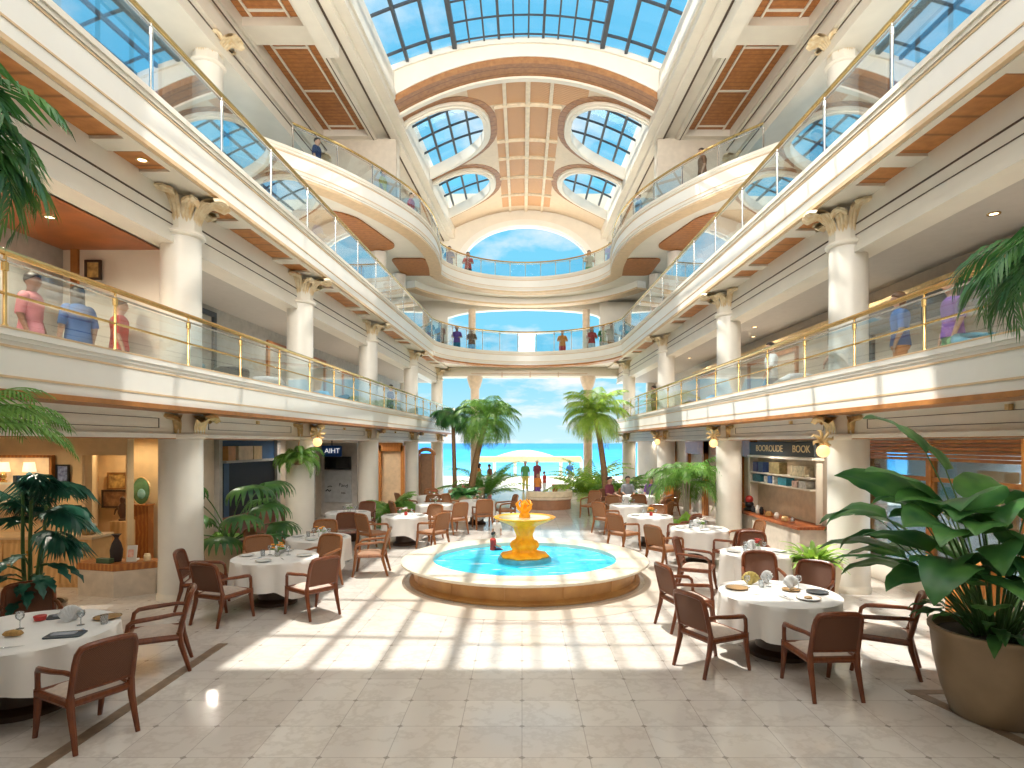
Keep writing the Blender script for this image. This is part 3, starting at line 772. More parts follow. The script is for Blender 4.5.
# ------------------------------------------------------------------ railings
def resample(path, step):
    P = [Vector(p) for p in path]; out = [P[0]]; L = sum((P[i+1]-P[i]).length for i in range(len(P)-1))
    n = max(1, round(L/step)); tgt = [L*k/n for k in range(1, n+1)]; acc = 0; i = 0
    for t_ in tgt:
        while i < len(P)-2 and acc+(P[i+1]-P[i]).length < t_-1e-6: acc += (P[i+1]-P[i]).length; i += 1
        out.append(P[i]+(P[i+1]-P[i])*min(1, (t_-acc)/(P[i+1]-P[i]).length))
    return out
def railing(label, path, ns, zb, zt, step, mid=None, glass=RAILGLASS, postm=GOLD, off=.06, group=None):
    path = [tuple(Vector(p)+n*off) for p, n in zip(path, ns)]
    t = thing('balcony_railing', label, 'railing', (path[0][0], path[0][1], zb), 0, group)
    o = Vector((path[0][0], path[0][1], zb))
    pts = resample(path, step)
    fine = resample(path, .4)
    h = zt-zb
    L = lambda p, z: (p.x-o.x, p.y-o.y, z)
    mb = MB(); mb.tube([L(p, h) for p in fine], .038, 8); mb.build('handrail', GOLD, t)
    mb = MB(); mb.tube([L(p, h-.09) for p in fine], .016, 6); mb.build('under_rail', CHROME, t)
    if mid: mb = MB(); mb.tube([L(p, mid) for p in fine], .017, 6); mb.build('middle_rail', postm, t)
    for p in pts:
        mb = MB(); q = L(p, 0)
        mb.lathe([(.03,0),(.03,.03),(.019,.05),(.019,h-.2),(.034,h-.19),(.034,h-.11),(.016,h-.09),(.016,h)], 8, q)
        mb.build('post', postm, t)
    for a, b in zip(pts[:-1], pts[1:]):
        d = (b-a).normalized(); nn = Vector((d.y, -d.x))*.006
        a2 = a+d*.05; b2 = b-d*.05
        mb = MB()
        mb.hexa([L(a2-nn,.02),L(b2-nn,.02),L(b2+nn,.02),L(a2+nn,.02),L(a2-nn,h-.12),L(b2-nn,h-.12),L(b2+nn,h-.12),L(a2+nn,h-.12)])
        mb.build('glass_panel', glass, t, smooth=False)
    return t
for s in (-1, 1):
    e1 = 35.0 if s < 0 else 30.4
    p1 = sidepath(s, EDGE, 1.5, e1, 3); p2 = sidepath(s, EDGE, 1.2, 28.9, 3)
    sg = (lambda ns: ns) if s > 0 else (lambda ns: [-n for n in ns])
    railing('brass and glass railing along the %s middle gallery with a middle rail' % SIDE[s], p1, sg(normals(p1)), 3.785, 4.57, 1.6, .36)
    railing('blue-tinted glass railing along the straight %s upper gallery' % SIDE[s], p2, sg(normals(p2)), 7.49, 8.55, 1.85, None, RAILGLASS2, CHROME)
railing('curved glass railing of the rear upper balcony, lower of the two rear railings', B2, nB2, 7.49, 8.55, .95, None, REARGLASS, CHROME)
railing('curved glass railing of the topmost rear balcony beneath the arch', B3, nB3, 11.23, 12.0, .78, None, REARGLASS, CHROME)
railing('curving glass railing of the left topmost balcony', S3[6:-2], nS3[6:-2], 11.23, 12.0, 1.5, None, RAILGLASS, CHROME)
railing('curving glass railing of the right topmost balcony', R3[6:-2], nR3[6:-2], 11.23, 12.0, 1.5, None, RAILGLASS, CHROME)
# ------------------------------------------------------------------ fountain
t = thing('fountain', 'round stone fountain with golden sides, blue water and a yellow bowl on a pedestal', 'fountain', (FX, FY, 0))
N = 72
mb = MB(); mb.lathe([(2.2,.005),(2.2,.04),(2.12,.08),(2.14,.30),(2.2,.33),(1.80,.33),(1.80,.05),(.3,.05)], N, cap=False)
for k in range(14):
    a = 2*pi*k/14+.07; mb.box(2.155*cos(a), 2.155*sin(a), .185, .012, .012, .22, a)
mb.build('basin', FBASE, t)
mb = MB()
mb.lathe([(2.32,.33),(2.36,.35),(2.36,.385),(2.32,.405),(1.79,.405),(1.76,.385),(1.76,.30),(1.8,.30),(1.80,.33),(2.32,.33)], N, cap=False)
mb.build('rim', FSTONE, t)
wm = bpy.data.materials.new('pool_water'); tr_ = nt(wm); b_ = NB(tr_)
o_ = b_.n('ShaderNodeOutputMaterial'); p_ = b_.n('ShaderNodeBsdfPrincipled'); b_.l(p_.outputs[0], o_.inputs[0])
tc_ = b_.n('ShaderNodeTexCoord'); nz = b_.noise(tc_.outputs['Object'], 1.6, 5, .6)
mp_ = b_.n('ShaderNodeMapping'); mp_.inputs['Scale'].default_value = (.7,2.2,1); b_.l(tc_.outputs['Object'], mp_.inputs[0])
nz2 = b_.noise(mp_.outputs[0], 2.3, 4, .55)
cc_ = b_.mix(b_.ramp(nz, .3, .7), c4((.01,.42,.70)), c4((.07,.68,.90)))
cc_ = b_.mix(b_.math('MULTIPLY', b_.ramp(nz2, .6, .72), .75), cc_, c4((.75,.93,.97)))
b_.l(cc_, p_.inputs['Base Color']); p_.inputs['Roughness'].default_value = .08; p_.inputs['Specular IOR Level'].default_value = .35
b_.l(cc_, p_.inputs['Emission Color']); p_.inputs['Emission Strength'].default_value = .22  # brightness put into the water as a faint glow of its own
bn_ = b_.n('ShaderNodeBump'); bn_.inputs['Strength'].default_value = .25; bn_.inputs['Distance'].default_value = .05
b_.l(b_.noise(tc_.outputs['Object'], 5, 3), bn_.inputs['Height']); b_.l(bn_.outputs[0], p_.inputs['Normal'])
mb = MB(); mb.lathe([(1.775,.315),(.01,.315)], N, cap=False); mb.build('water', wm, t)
PED = mat('pedestal_plinth', (.10,.50,.66), .3, var=.2)
mb = MB(); mb.lathe([(.52,.06),(.52,.36),(.49,.40),(.3,.41)], 40, cap=True); pl = mb.build('plinth', PED, t)
ZS = lambda P_: [(r, .40+(z-.40)*.82) for r, z in P_]
prof = [(.44,.40),(.46,.43),(.43,.47),(.33,.50),(.25,.53),(.23,.58),(.27,.63),(.285,.69),(.25,.75),(.18,.80),(.155,.87),(.165,.95),(.19,1.0),(.2,1.06),(.24,1.12)]
prof = ZS(prof)
mb = MB(); nn = 48; rows = []
for r, z in prof:
    rows.append([(r*(1+.07*cos(8*2*pi*k/nn+z*5))*cos(2*pi*k/nn), r*(1+.07*cos(8*2*pi*k/nn+z*5))*sin(2*pi*k/nn), z) for k in range(nn)])
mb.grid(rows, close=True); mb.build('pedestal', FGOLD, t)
prof = [(.2,1.10),(.28,1.14),(.42,1.22),(.53,1.28),(.585,1.31),(.60,1.33),(.585,1.345),(.52,1.33),(.3,1.28),(.02,1.27)]
prof = ZS(prof)
mb = MB(); rows = []
for i, (r, z) in enumerate(prof):
    rows.append([(r*(1+(.02 if i < 6 else 0)*cos(16*2*pi*k/64))*cos(2*pi*k/64), r*(1+(.02 if i < 6 else 0)*cos(16*2*pi*k/64))*sin(2*pi*k/64), z) for k in range(64)])
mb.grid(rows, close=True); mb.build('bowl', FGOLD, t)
mb = MB(); mb.lathe(ZS([(.57,1.325),(.01,1.325)]), 40, cap=False); mb.build('bowl_water', mat('bowl_water', (.85,.72,.42), .1, var=.2, scale=6), t)
mb = MB(); mb.lathe([(.10,1.12),(.11,1.19),(.08,1.25),(.12,1.30),(.05,1.37),(.09,1.41),(.02,1.49)], 20)
for k in range(5):
    a = k*2*pi/5+.4; mb.tube([(.05*cos(a),.05*sin(a),1.26),(.12*cos(a),.12*sin(a),1.33),(.15*cos(a+.3),.15*sin(a+.3),1.42),(.10*cos(a+.8),.1*sin(a+.8),1.5)], [.03,.035,.03,.008], 8)
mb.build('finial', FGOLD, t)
# ------------------------------------------------------------------ chairs
def make_chair(wood, weave, cush):
    t = thing('dining_armchair', 'x', 'chair')
    mb = MB()      # cushion
    rows = []
    for j in range(7):
        v = j/6; y = -.235+.47*v; hw = .215+.03*v
        rows.append([(hw*q, y, .425+.055*(1-abs(q)**4)*(1-abs(2*v-1)**4)) for q in (-1,-.92,-.6,0,.6,.92,1)])
    mb.grid(rows); mb.add([r for r in (rows[0][0], rows[0][-1], rows[-1][-1], rows[-1][0])], [(0,1,2,3)])
    mb.build('seat', cush, t)
    mb = MB()
    for a, c in (((-.245,-.25),(-.265,.245)),((.245,-.25),(.265,.245))):
        mb.tube([(a[0],a[1],.40),(c[0],c[1],.405)], .036, 8, flat=1.0)
    mb.tube([(-.245,-.25,.40),(.245,-.25,.40)], .036, 8); mb.tube([(-.265,.245,.405),(.265,.245,.405)], .036, 8)
    mb.build('seat_frame', wood, t)
    for s in (-1, 1):
        mb = MB(); mb.tube([(s*.262,.31,0),(s*.262,.285,.12),(s*.262,.258,.3),(s*.264,.25,.44)], [.021,.025,.031,.034], 8); mb.build('leg', wood, t)
        mb = MB(); mb.tube([(s*.25,-.36,0),(s*.245,-.315,.16),(s*.243,-.27,.32),(s*.242,-.255,.46)], [.021,.026,.032,.034], 8); mb.build('leg', wood, t)
    # back: bent frame round a woven panel
    def bp(u, z):   # u -1..1, z height
        f = (z-.44)/.45
        return (.245*u*(1-.03*f), -.255-.11*f-.05*f*f*0-.03*(1-u*u)*min(1, f*1.5), z)
    loop = [bp(-1,.44),bp(-1,.6),bp(-1,.75),bp(-.97,.83),bp(-.88,.875),bp(-.7,.89),bp(-.35,.897),bp(0,.9),bp(.35,.897),bp(.7,.89),bp(.88,.875),bp(.97,.83),bp(1,.75),bp(1,.6),bp(1,.44)]
    mb = MB(); mb.tube(loop, .028, 8); mb.tube([bp(-1,.50),bp(0,.50),bp(1,.50)], .02, 8); mb.build('back_frame', wood, t)
    mb = MB()
    for off in (.012, -.012):
        rows = []
        for j in range(9):
            z = .50+.385*j/8; w = .97 if z < .8 else .97-.22*((z-.8)/.085)**2
            rows.append([(lambda p: (p[0],p[1]+off,p[2]))(bp(w*(k/4-1), z)) for k in range(9)])
        if off < 0: rows = [r[::-1] for r in rows]
        mb.grid(rows)
    mb.build('backrest', weave, t)
    for s in (-1, 1):
        mb = MB()
        mb.tube([(s*.245,-.315,.66),(s*.265,-.22,.67),(s*.285,-.05,.655),(s*.29,.10,.645),(s*.283,.19,.635),(s*.272,.235,.60),(s*.266,.25,.52),(s*.264,.25,.43)],
                [.022,.022,.025,.027,.026,.024,.022,.024], 8)
        mb.build('armrest', wood, t)
    return t
index_kids()
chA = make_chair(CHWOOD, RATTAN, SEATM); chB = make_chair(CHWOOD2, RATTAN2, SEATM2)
index_kids()
used = {}
def chair(x, y, fx, fy, label, proto, group=None):
    """a chair at x,y facing the point fx,fy"""
    key = id(proto)
    o = proto if key not in used else copy_tree(proto)
    used[key] = 1
    o.location = (x, y, 0); o.rotation_euler = (0, 0, atan2(fy-y, fx-x)-pi/2)
    tag(o, label, 'chair', group or 'woven armchairs around the tables')
    return o
# ------------------------------------------------------------------ tables with cloths
def table(x, y, r, label, clabel, drop=.42, seed=0, h=.75):
    t = thing('round_table', label, 'table', (x, y, 0), 0, 'round dining tables')
    mb = MB(); mb.lathe([(r-.02,h-.035),(r-.02,h-.012),(.02,h-.012)], 40); mb.build('tabletop', DARKWOOD, t)
    mb = MB(); mb.lathe([(.10,.04),(.09,.2),(.11,h-.04)], 20); mb.build('pedestal', DARKWOOD, t)
    mb = MB(); mb.lathe([(r*.52,.0),(r*.52,.05),(r*.4,.10),(r*.36,h-.06)], 28); mb.build('base', DARKWOOD, t)
    rnd = random.Random(seed); ph = rnd.random()*6; nf = 11 if r > .6 else 8
    n = 96; mb = MB(); rows = []
    rows.append([(0.002*cos(2*pi*k/n), .002*sin(2*pi*k/n), h+.004) for k in range(n)])
    for q in (.3, .6, .85, .97): rows.append([(r*q*cos(2*pi*k/n), r*q*sin(2*pi*k/n), h+.004) for k in range(n)])
    for j in range(9):
        v = j/8
        row = []
        for k in range(n):
            a = 2*pi*k/n
            fold = (.5+.5*cos(nf*a+ph+.7*sin(2*a+ph)))
            corner = .5+.5*cos(4*a+ph*2)
            rr = r+.012+.035*v-.15*(fold**1.6)*v**.75*(.35+.65*sin(3*a+ph)**2)+.03*corner*v
            z = h-.012-(drop-.03+.14*corner**2)*v
            row.append((rr*cos(a), rr*sin(a), z))
        rows.append(row)
    mb.grid(rows, close=True)
    o = mb.build('tablecloth', LINEN, None, ang=60); o.location = (x, y, 0)
    tag(o, clabel, 'tablecloth', 'white cloths on the round tables')
    return (x, y, h+.006)
# small tableware -----------------------------------------------------------
def place(o, p, rz=0): o.location = p; o.rotation_euler = (0, 0, rz)
def plate(p, label, m=None, r=.13, food=None):
    t = thing('plate', label, 'plate', p, 0, 'plates on the tables')
    mb = MB(); mb.lathe([(r*.6,0),(r*.65,.006),(r,.018),(r,.022),(r*.65,.011),(.002,.009)], 28); mb.build('dish', m or PLATE, t)
    mb = MB(); mb.lathe([(r*.985,.0215),(r*1.005,.0225),(r*.93,.0205)], 28, cap=False); mb.build('rim', RIM if m is None else SILVER, t)
    if food: mb = MB(); mb.ell((0,0,.022), .05, .04, .018); mb.build('food', food, t)
    return t
def glass_(p, label, h=.15, kind='wine'):
    t = thing('drinking_glass', label, 'glass', p, 0, 'glasses on the tables')
    mb = MB()
    if kind == 'wine':
        mb.lathe([(.034,0),(.034,.003),(.005,.007),(.0045,.07*h/.15),(.012,.078*h/.15),(.034,.098*h/.15),(.038,.12*h/.15),(.032,h)], 18, cap=False)
    else:
        mb.lathe([(.028,0),(.030,.004),(.036,h*.7),(.037,h*.7+.001),(.033,h*.7),(.027,.008),(.001,.008)], 18, cap=False)
    mb.build('body', CLEAR, t, solid=.0015)
    return t
def napkin(p, label, rz=0, m=None):
    mb = MB()
    for i in range(7):
        a = (i-3)*.30; q = []
        for k in range(6):
            v = k/5; w = .016+.03*v*(1-v*.55)
            c = Vector((sin(a)*.13*v, .012*(i-3)*(1-v), .15*v*cos(a)*1.12))
            q.append([(c.x-w*cos(a), c.y-.012*sin(v*3+i), c.z+w*sin(a)), (c.x, c.y+.02, c.z), (c.x+w*cos(a), c.y-.012*sin(v*3+i), c.z-w*sin(a))])
        mb.grid([[(x, y, max(z, .002)) for x, y, z in r] for r in q])
    o = mb.build('folded_napkin', m or NAPK, None, solid=.003); place(o, p, rz)
    return tag(o, label, 'napkin', 'fan-folded napkins')
def cutlery(p, label, kind='knife', rz=0):
    mb = MB()
    if kind == 'knife': mb.tube([(0,-.1,.004),(0,-.02,.004),(0,.0,.004),(0,.11,.004)], [.006,.007,.008,.002], 6, flat=.5, up=Vector((0,0,1)))
    else:
        mb.tube([(0,-.1,.004),(0,.03,.004)], [.006,.004], 6, flat=.5, up=Vector((0,0,1)))
        for q in (-1,0,1): mb.tube([(0,.03,.004),(q*.009,.05,.005),(q*.009,.09,.006)], [.004,.003,.0015], 5)
    o = mb.build(kind, SILVER); place(o, p, rz); return tag(o, label, kind, 'cutlery on the tables')
def tray(p, label, rz=0):
    t = thing('slate_tray', label, 'tray', p, rz)
    mb = MB(); mb.prism([(x, y) for x, y in rrect(-.16,.16,-.10,.10,.03,.03,4)], 0, .012); mb.build('dish', DKPLATE, t, bevel=.003)
    mb = MB(); mb.prism([(x, y) for x, y in rrect(-.11,.09,-.05,.05,.01,.01,3)], .012, .022); mb.build('folded_cloth', mat('grey_linen', (.32,.34,.38), .8), t, bevel=.003)
    mb = MB(); mb.tube([(-.1,.06,.018),(.09,.07,.018)], .005, 6); mb.tube([(.09,.07,.018),(.12,.072,.02),(.14,.073,.018)], [.006,.014,.004], 8); mb.build('spoon', SILVER, t)
    return t
def bread(p, label, rz=0):
    mb = MB(); mb.tube([(-.085,0,.03),(-.06,0,.034),(0,.008,.036),(.06,0,.034),(.085,0,.03)], [.006,.026,.034,.026,.006], 10)
    o = mb.build('bread_roll', BREAD); place(o, p, rz); return tag(o, label, 'bread')
def bouquet(p, label, col, seed=0, k=9, leaf=LEAFM):
    t = thing('flower_vase', label, 'flowers', p, 0, 'flower centrepieces')
    rnd = random.Random(seed)
    mb = MB(); mb.lathe([(.035,0),(.045,.02),(.04,.07),(.03,.09),(.036,.1)], 16, cap=True); mb.build('vase', CLEAR if seed % 2 else REDM if seed % 3 == 0 else PLATE, t)
    ml = MB(); mp = MB()
    for i in range(k):
        a = rnd.random()*6.28; r = .02+.07*rnd.random(); z = .13+.08*rnd.random()
        ml.tube([(0,0,.06),(r*cos(a)*.5,r*sin(a)*.5,.11),(r*cos(a),r*sin(a),z)], .003, 5)
        for q in range(6):
            b = q*pi/3; mp.ell((r*cos(a)+.017*cos(b), r*sin(a)+.017*sin(b), z+.008), .016, .016, .010, 6, 4)
        mp.ell((r*cos(a), r*sin(a), z+.012), .012, .012, .01, 6, 4)
        ml.add([(r*.4*cos(a),r*.4*sin(a),.1),(r*1.3*cos(a+.5),r*1.3*sin(a+.5),.13),(r*1.6*cos(a+.3),r*1.6*sin(a+.3),.12),(r*1.2*cos(a+.1),r*1.2*sin(a+.1),.105)], [(0,1,2,3)])
    ml.build('stems', leaf, t); mp.build('blossoms', col, t)
    return t
def bottle(p, label, m, h=.24):
    t = thing('bottle', label, 'bottle', p)
    mb = MB(); mb.lathe([(.03,0),(.034,.01),(.034,h*.55),(.014,h*.75),(.013,h*.95),(.016,h*.955),(.016,h)], 14); mb.build('body', m, t)
    mb = MB(); mb.lathe([(.015,h),(.016,h+.002),(.016,h+.02),(.002,h+.022)], 12); mb.build('cap', GOLD, t)
# ---- left foreground table
x, y = -4.92, 6.03
z = table(x, y, .79, 'round table under white cloth at the bottom left corner', 'white cloth on the bottom left corner table, cut by the frame', .40, 1)[2]
chair(-3.90, 5.46, x, y, 'woven-back armchair with its back to the viewer at the bottom left table', chA)
chair(-4.22, 7.02, x-.6, y+.35, 'woven armchair seen from the side on the right of the bottom left table', chA)
chair(-5.75, 7.12, x, y+.1, 'woven armchair on the far side of the bottom left table, facing viewer', chA)
chair(-5.26, 4.84, x, y, 'armchair cut by the left edge in front of the bottom left table', chA)
tray((-4.38,5.85,z), 'dark slate tray with folded grey cloth and spoon on the bottom left table', .25)
plate((-4.36,6.42,z), 'brown rimmed plate at the far right edge of the bottom left table', RIM, .13)
napkin((-4.66,6.30,z), 'fan-folded white napkin standing on the bottom left table', .3)
glass_((-4.47,6.18,z), 'stemmed glass between napkin and brown plate on the bottom left table')
glass_((-4.26,6.22,z), 'short clear glass beside the brown plate on the bottom left table', .13, 'tumbler')
glass_((-4.98,6.05,z), 'round stemmed glass behind the bread on the bottom left table', .17)
bread((-4.84,5.80,z), 'golden bread roll on the bottom left table', .3)
mb = MB(); mb.lathe([(.03,0),(.05,.01),(.06,.05),(.055,.055),(.002,.045)], 18); o = mb.build('red_bowl', REDM); place(o, (-5.0,6.33,z)); tag(o, 'small red bowl at the far side of the bottom left table', 'bowl')
cutlery((-4.62,5.50,z), 'silver knife lying at the near edge of the bottom left table', 'knife', -1.2)
cutlery((-5.0,5.62,z), 'silver fork beside the bread on the bottom left table', 'fork', -1.3)
tray((-4.86,6.50,z), 'dark slate tray behind the standing napkin on the bottom left table', .5)
# ---- right foreground table
x, y = 3.18, 7.55
z = table(x, y, .70, 'round table under white cloth on the right foreground', 'white cloth on the right foreground table with two standing napkins', .44, 2)[2]
chair(2.21, 7.08, x, y+.02, 'woven armchair on the left of the right foreground table, seen from behind at an angle', chA)
chair(3.15, 6.45, x-.08, y, 'woven armchair with its back squarely to the viewer at the right foreground table', chA)
chair(4.17, 7.04, x, y+.1, 'woven armchair in side view on the right of the right foreground table', chA)
chair(3.62, 9.15, 3.3, 7.6, 'woven armchair facing the viewer behind the right foreground table, left one of two', chA)
chair(3.98, 8.48, x, y, 'pinkish woven armchair behind the right foreground table, right one of two', chA)
chair(2.32, 8.62, 3.9, 9.0, 'woven armchair standing apart left of the right foreground table, turned to the right', chA)
plate((2.72,7.72,z), 'brown plate at the left edge of the right foreground table', RIM, .14)
plate((3.63,7.50,z), 'grey plate at the right edge of the right foreground table', DKPLATE, .13)
plate((3.38,7.20,z), 'white plate with brown food at the near edge of the right foreground table', None, .14, RIM)
plate((3.36,7.62,z), 'brown plate under the right standing napkin of the right foreground table', RIM, .11)
napkin((3.36,7.62,z+.024), 'fan-folded white napkin standing on the brown plate at right foreground', .2)
napkin((2.98,7.95,z), 'yellowish fan-folded napkin standing at the back of the right foreground table', -.2, YELN)
napkin((3.22,8.02,z), 'white fan-folded napkin behind the glasses of the right foreground table', .5)
glass_((2.88,7.80,z), 'stemmed glass left of the yellow napkin on the right foreground table')
glass_((3.06,7.80,z), 'low tumbler in front of the yellow napkin on the right foreground table', .14, 'tumbler')
glass_((3.17,7.84,z), 'blue-tinged stemmed glass beside the yellow napkin on the right foreground table')
glass_((3.49,7.70,z), 'tall stemmed glass right of the standing napkin on the right foreground table', .17)
cutlery((3.17,7.26,z), 'silver fork left of the near white plate on the right foreground table', 'fork', .2)
cutlery((3.12,7.24,z), 'silver knife left of the fork on the right foreground table', 'knife', .25)
cutlery((2.86,7.40,z), 'dark-handled knife in the middle of the right foreground table', 'knife', 1.3)
# ---- other tables: (x, y, r, where)
def setting(x, y, z, r, where, seed, col, n=2, extra=True):
    rnd = random.Random(seed)
    bouquet((x+.03, y, z), '%s flower centrepiece %s' % ({'o':'orange','w':'white','r':'red and pink'}[col], where), {'o':ORANGEF,'w':PAPER,'r':REDM}[col], seed, 8 if n > 1 else 6)
    dirs = {0:('left',-1,0),1:('right',1,0),2:('near',0,-1),3:('far',0,1)}
    for i in ([0,1,2,3] if n > 2 else [0,1] if n > 1 else [2]):
        nm, dx, dy = dirs[i]
        plate((x+dx*(r-.19), y+dy*(r-.19), z), 'white plate at the %s side %s' % (nm, where), None, .12)
    if extra:
        glass_((x-.14, y+.12, z), 'stemmed glass left of the flowers %s' % where)
        glass_((x+.17, y+.10, z), 'stemmed glass right of the flowers %s' % where)
        if n > 2:
            glass_((x-.2, y-.02, z), 'low tumbler in front left of the flowers %s' % where, .15, 'tumbler')
            napkin((x+.0, y+.2, z), 'folded white napkin behind the flowers %s' % where)
            cutlery((x+.20, y-.24, z), 'silver knife at the near right side %s' % where, 'knife', .6)
            cutlery((x-.22, y-.22, z), 'silver fork at the near left side %s' % where, 'fork', -.6)
T = [  # x y r where seed colour n chairs[(x,y,desc,proto)]
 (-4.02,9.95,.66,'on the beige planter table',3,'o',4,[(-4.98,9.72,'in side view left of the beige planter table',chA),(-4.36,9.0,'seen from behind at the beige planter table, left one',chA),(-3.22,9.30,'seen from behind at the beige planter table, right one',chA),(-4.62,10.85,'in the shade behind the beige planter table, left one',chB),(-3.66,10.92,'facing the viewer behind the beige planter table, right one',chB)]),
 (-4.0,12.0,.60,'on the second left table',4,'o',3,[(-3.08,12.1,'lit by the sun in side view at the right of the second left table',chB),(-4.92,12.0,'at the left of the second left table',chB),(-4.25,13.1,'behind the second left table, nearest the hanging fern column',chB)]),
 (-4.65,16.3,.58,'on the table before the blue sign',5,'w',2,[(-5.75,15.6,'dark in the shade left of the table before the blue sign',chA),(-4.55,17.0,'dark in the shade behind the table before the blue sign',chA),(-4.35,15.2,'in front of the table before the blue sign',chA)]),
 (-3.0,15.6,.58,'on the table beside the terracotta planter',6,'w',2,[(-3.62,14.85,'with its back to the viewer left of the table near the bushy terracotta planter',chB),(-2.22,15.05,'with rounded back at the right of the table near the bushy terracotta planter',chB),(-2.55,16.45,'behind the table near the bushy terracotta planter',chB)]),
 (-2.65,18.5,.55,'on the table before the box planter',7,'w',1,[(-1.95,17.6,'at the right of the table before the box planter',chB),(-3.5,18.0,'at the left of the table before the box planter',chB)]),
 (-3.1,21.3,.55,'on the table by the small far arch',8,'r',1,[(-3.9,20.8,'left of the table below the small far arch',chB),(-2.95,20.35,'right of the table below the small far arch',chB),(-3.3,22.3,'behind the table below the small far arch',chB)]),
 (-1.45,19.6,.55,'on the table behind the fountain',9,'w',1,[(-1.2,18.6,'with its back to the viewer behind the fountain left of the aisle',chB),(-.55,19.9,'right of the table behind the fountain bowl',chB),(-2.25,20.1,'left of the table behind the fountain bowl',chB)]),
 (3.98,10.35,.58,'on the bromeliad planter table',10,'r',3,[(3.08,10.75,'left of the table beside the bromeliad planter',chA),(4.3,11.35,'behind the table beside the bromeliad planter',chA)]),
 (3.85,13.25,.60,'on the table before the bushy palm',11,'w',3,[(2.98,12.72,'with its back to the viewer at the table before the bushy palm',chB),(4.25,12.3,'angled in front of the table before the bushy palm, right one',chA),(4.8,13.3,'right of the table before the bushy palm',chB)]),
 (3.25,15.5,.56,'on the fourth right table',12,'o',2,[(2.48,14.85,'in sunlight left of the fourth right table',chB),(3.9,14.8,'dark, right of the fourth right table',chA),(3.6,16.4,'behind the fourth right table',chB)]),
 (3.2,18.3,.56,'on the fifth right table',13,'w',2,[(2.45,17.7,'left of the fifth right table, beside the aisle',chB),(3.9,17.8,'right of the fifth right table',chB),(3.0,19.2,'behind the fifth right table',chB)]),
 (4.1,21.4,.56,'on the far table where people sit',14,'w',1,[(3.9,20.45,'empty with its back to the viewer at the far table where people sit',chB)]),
]
for i, (x, y, r, where, seed, col, n, chs) in enumerate(T):
    w2 = where.replace('on the ', '')
    z = table(x, y, r, 'round table under white cloth, %s' % w2, 'white tablecloth %s' % where, .46, seed)[2]
    setting(x, y, z, r, where, seed, col, n, i != 5 or True)
    for cx, cy, d, pr in chs:
        dd = sqrt((cx-x)**2+(cy-y)**2); k_ = max(1, (r+.40)/dd); cx = x+(cx-x)*k_; cy = y+(cy-y)*k_
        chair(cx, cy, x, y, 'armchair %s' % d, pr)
chair(2.4, 21.3, 1.6, 20.1, 'lone woven armchair in the aisle before the right palm planter', chB)
chair(-2.0, 24.6, -1.2, 24.6, 'woven armchair beside the left palm planter, far away', chB)
# seats at far end ---------------------------------------------------------
def curved_bench(x, y, r, a0, a1, label):
    t = thing('curved_bench', label, 'bench', (x, y, 0))
    n = 24; ang = [a0+(a1-a0)*k/n for k in range(n+1)]
    def ringseg(mb, r0, r1, z0, z1):
        rows = [[(r0*cos(a),r0*sin(a),z0),(r1*cos(a),r1*sin(a),z0),(r1*cos(a),r1*sin(a),z1),(r0*cos(a),r0*sin(a),z1)] for a in ang]
        mb.grid(rows, close=True); mb.add(rows[0], [(0,1,2,3)]); mb.add(rows[-1], [(3,2,1,0)])
    mb = MB(); ringseg(mb, r-.45, r+.05, 0, .38); mb.build('base', mat('bench_base', (.36,.17,.085), .5), t, bevel=.01)
    mb = MB(); ringseg(mb, r-.5, r+.1, .38, .48); mb.build('seat', mat('bench_seat', (.76,.62,.46), .7), t, bevel=.03)
    mb = MB(); ringseg(mb, r-.02, r+.12, .48, .72); mb.build('backrest', mat('bench_back', (.80,.66,.45), .7), t, bevel=.03)
curved_bench(1.05, 24.4, .85, -2.7, .5, 'curved cream and brown bench in the middle of the aisle beyond the fountain')
mb = MB(); mb.prism(rrect(-.45,.45,-.25,.25,.04,.04,3), 0, .42); mb.prism(rrect(-.48,.48,-.28,.28,.04,.04,3), .42, .5)
o = mb.build('ottoman', mat('terracotta_leather', (.45,.12,.045), .5), bevel=.02); place(o, (2.0,31.0,0)); tag(o, 'low terracotta bench standing at the terrace edge', 'bench')
for i in range(3):
    mb = MB(); mb.box(2.9, 28.2+i*.35, .07+.14*i, 2.4, .36, .14); struct(mb.build('step', CREAM, smooth=False))
# ------------------------------------------------------------------ plants
def rach(p0, az, el, L, droop, n=12):
    """points of a drooping frond axis"""
    pts = [Vector(p0)]; e = el
    for i in range(n):
        e -= droop/n*(0.4+1.2*i/n)
        pts.append(pts[-1]+Vector((cos(az)*cos(e), sin(az)*cos(e), sin(e)))*(L/n))
    return pts
def frond(mb, p0, az, el, L, droop, lw=.035, ll=.4, n=14, hang=.5, start=.22, rr=.012, rnd=random, fold=.5):
    pts = rach(p0, az, el, L, droop, n)
    mb.tube(pts, [rr*(1-.8*i/n) for i in range(n+1)], 5)
    m = n*2
    for i in range(int(m*start), m+1):
        f = i/m; j = min(int(f*n), n-1); q = f*n-j
        p = pts[j].lerp(pts[j+1], q); t = (pts[j+1]-pts[j]).normalized()
        side = t.cross(Vector((0,0,1)))
        side = side.normalized() if side.length > 1e-4 else Vector((1,0,0))
        g = (f-start)/(1-start); l = ll*(.45+.9*sin(min(1, g*1.15)*pi*.8+.25))*(1-.55*g*g)*(.9+.2*rnd.random())
        for s in (-1, 1):
            d = (side*s*(.95-.35*g)+t*(.35+.75*g)+Vector((0,0,.35*fold))).normalized()
            a = p; b = p+d*l*.5+Vector((0,0,-hang*l*.16)); c = p+d*l*.95+Vector((0,0,-hang*l*.75))
            w = t*lw*.5
            mb.add([a-w*.4, a+w*.4, b+w, b-w, c], [(0,1,2,3),(3,2,4)])
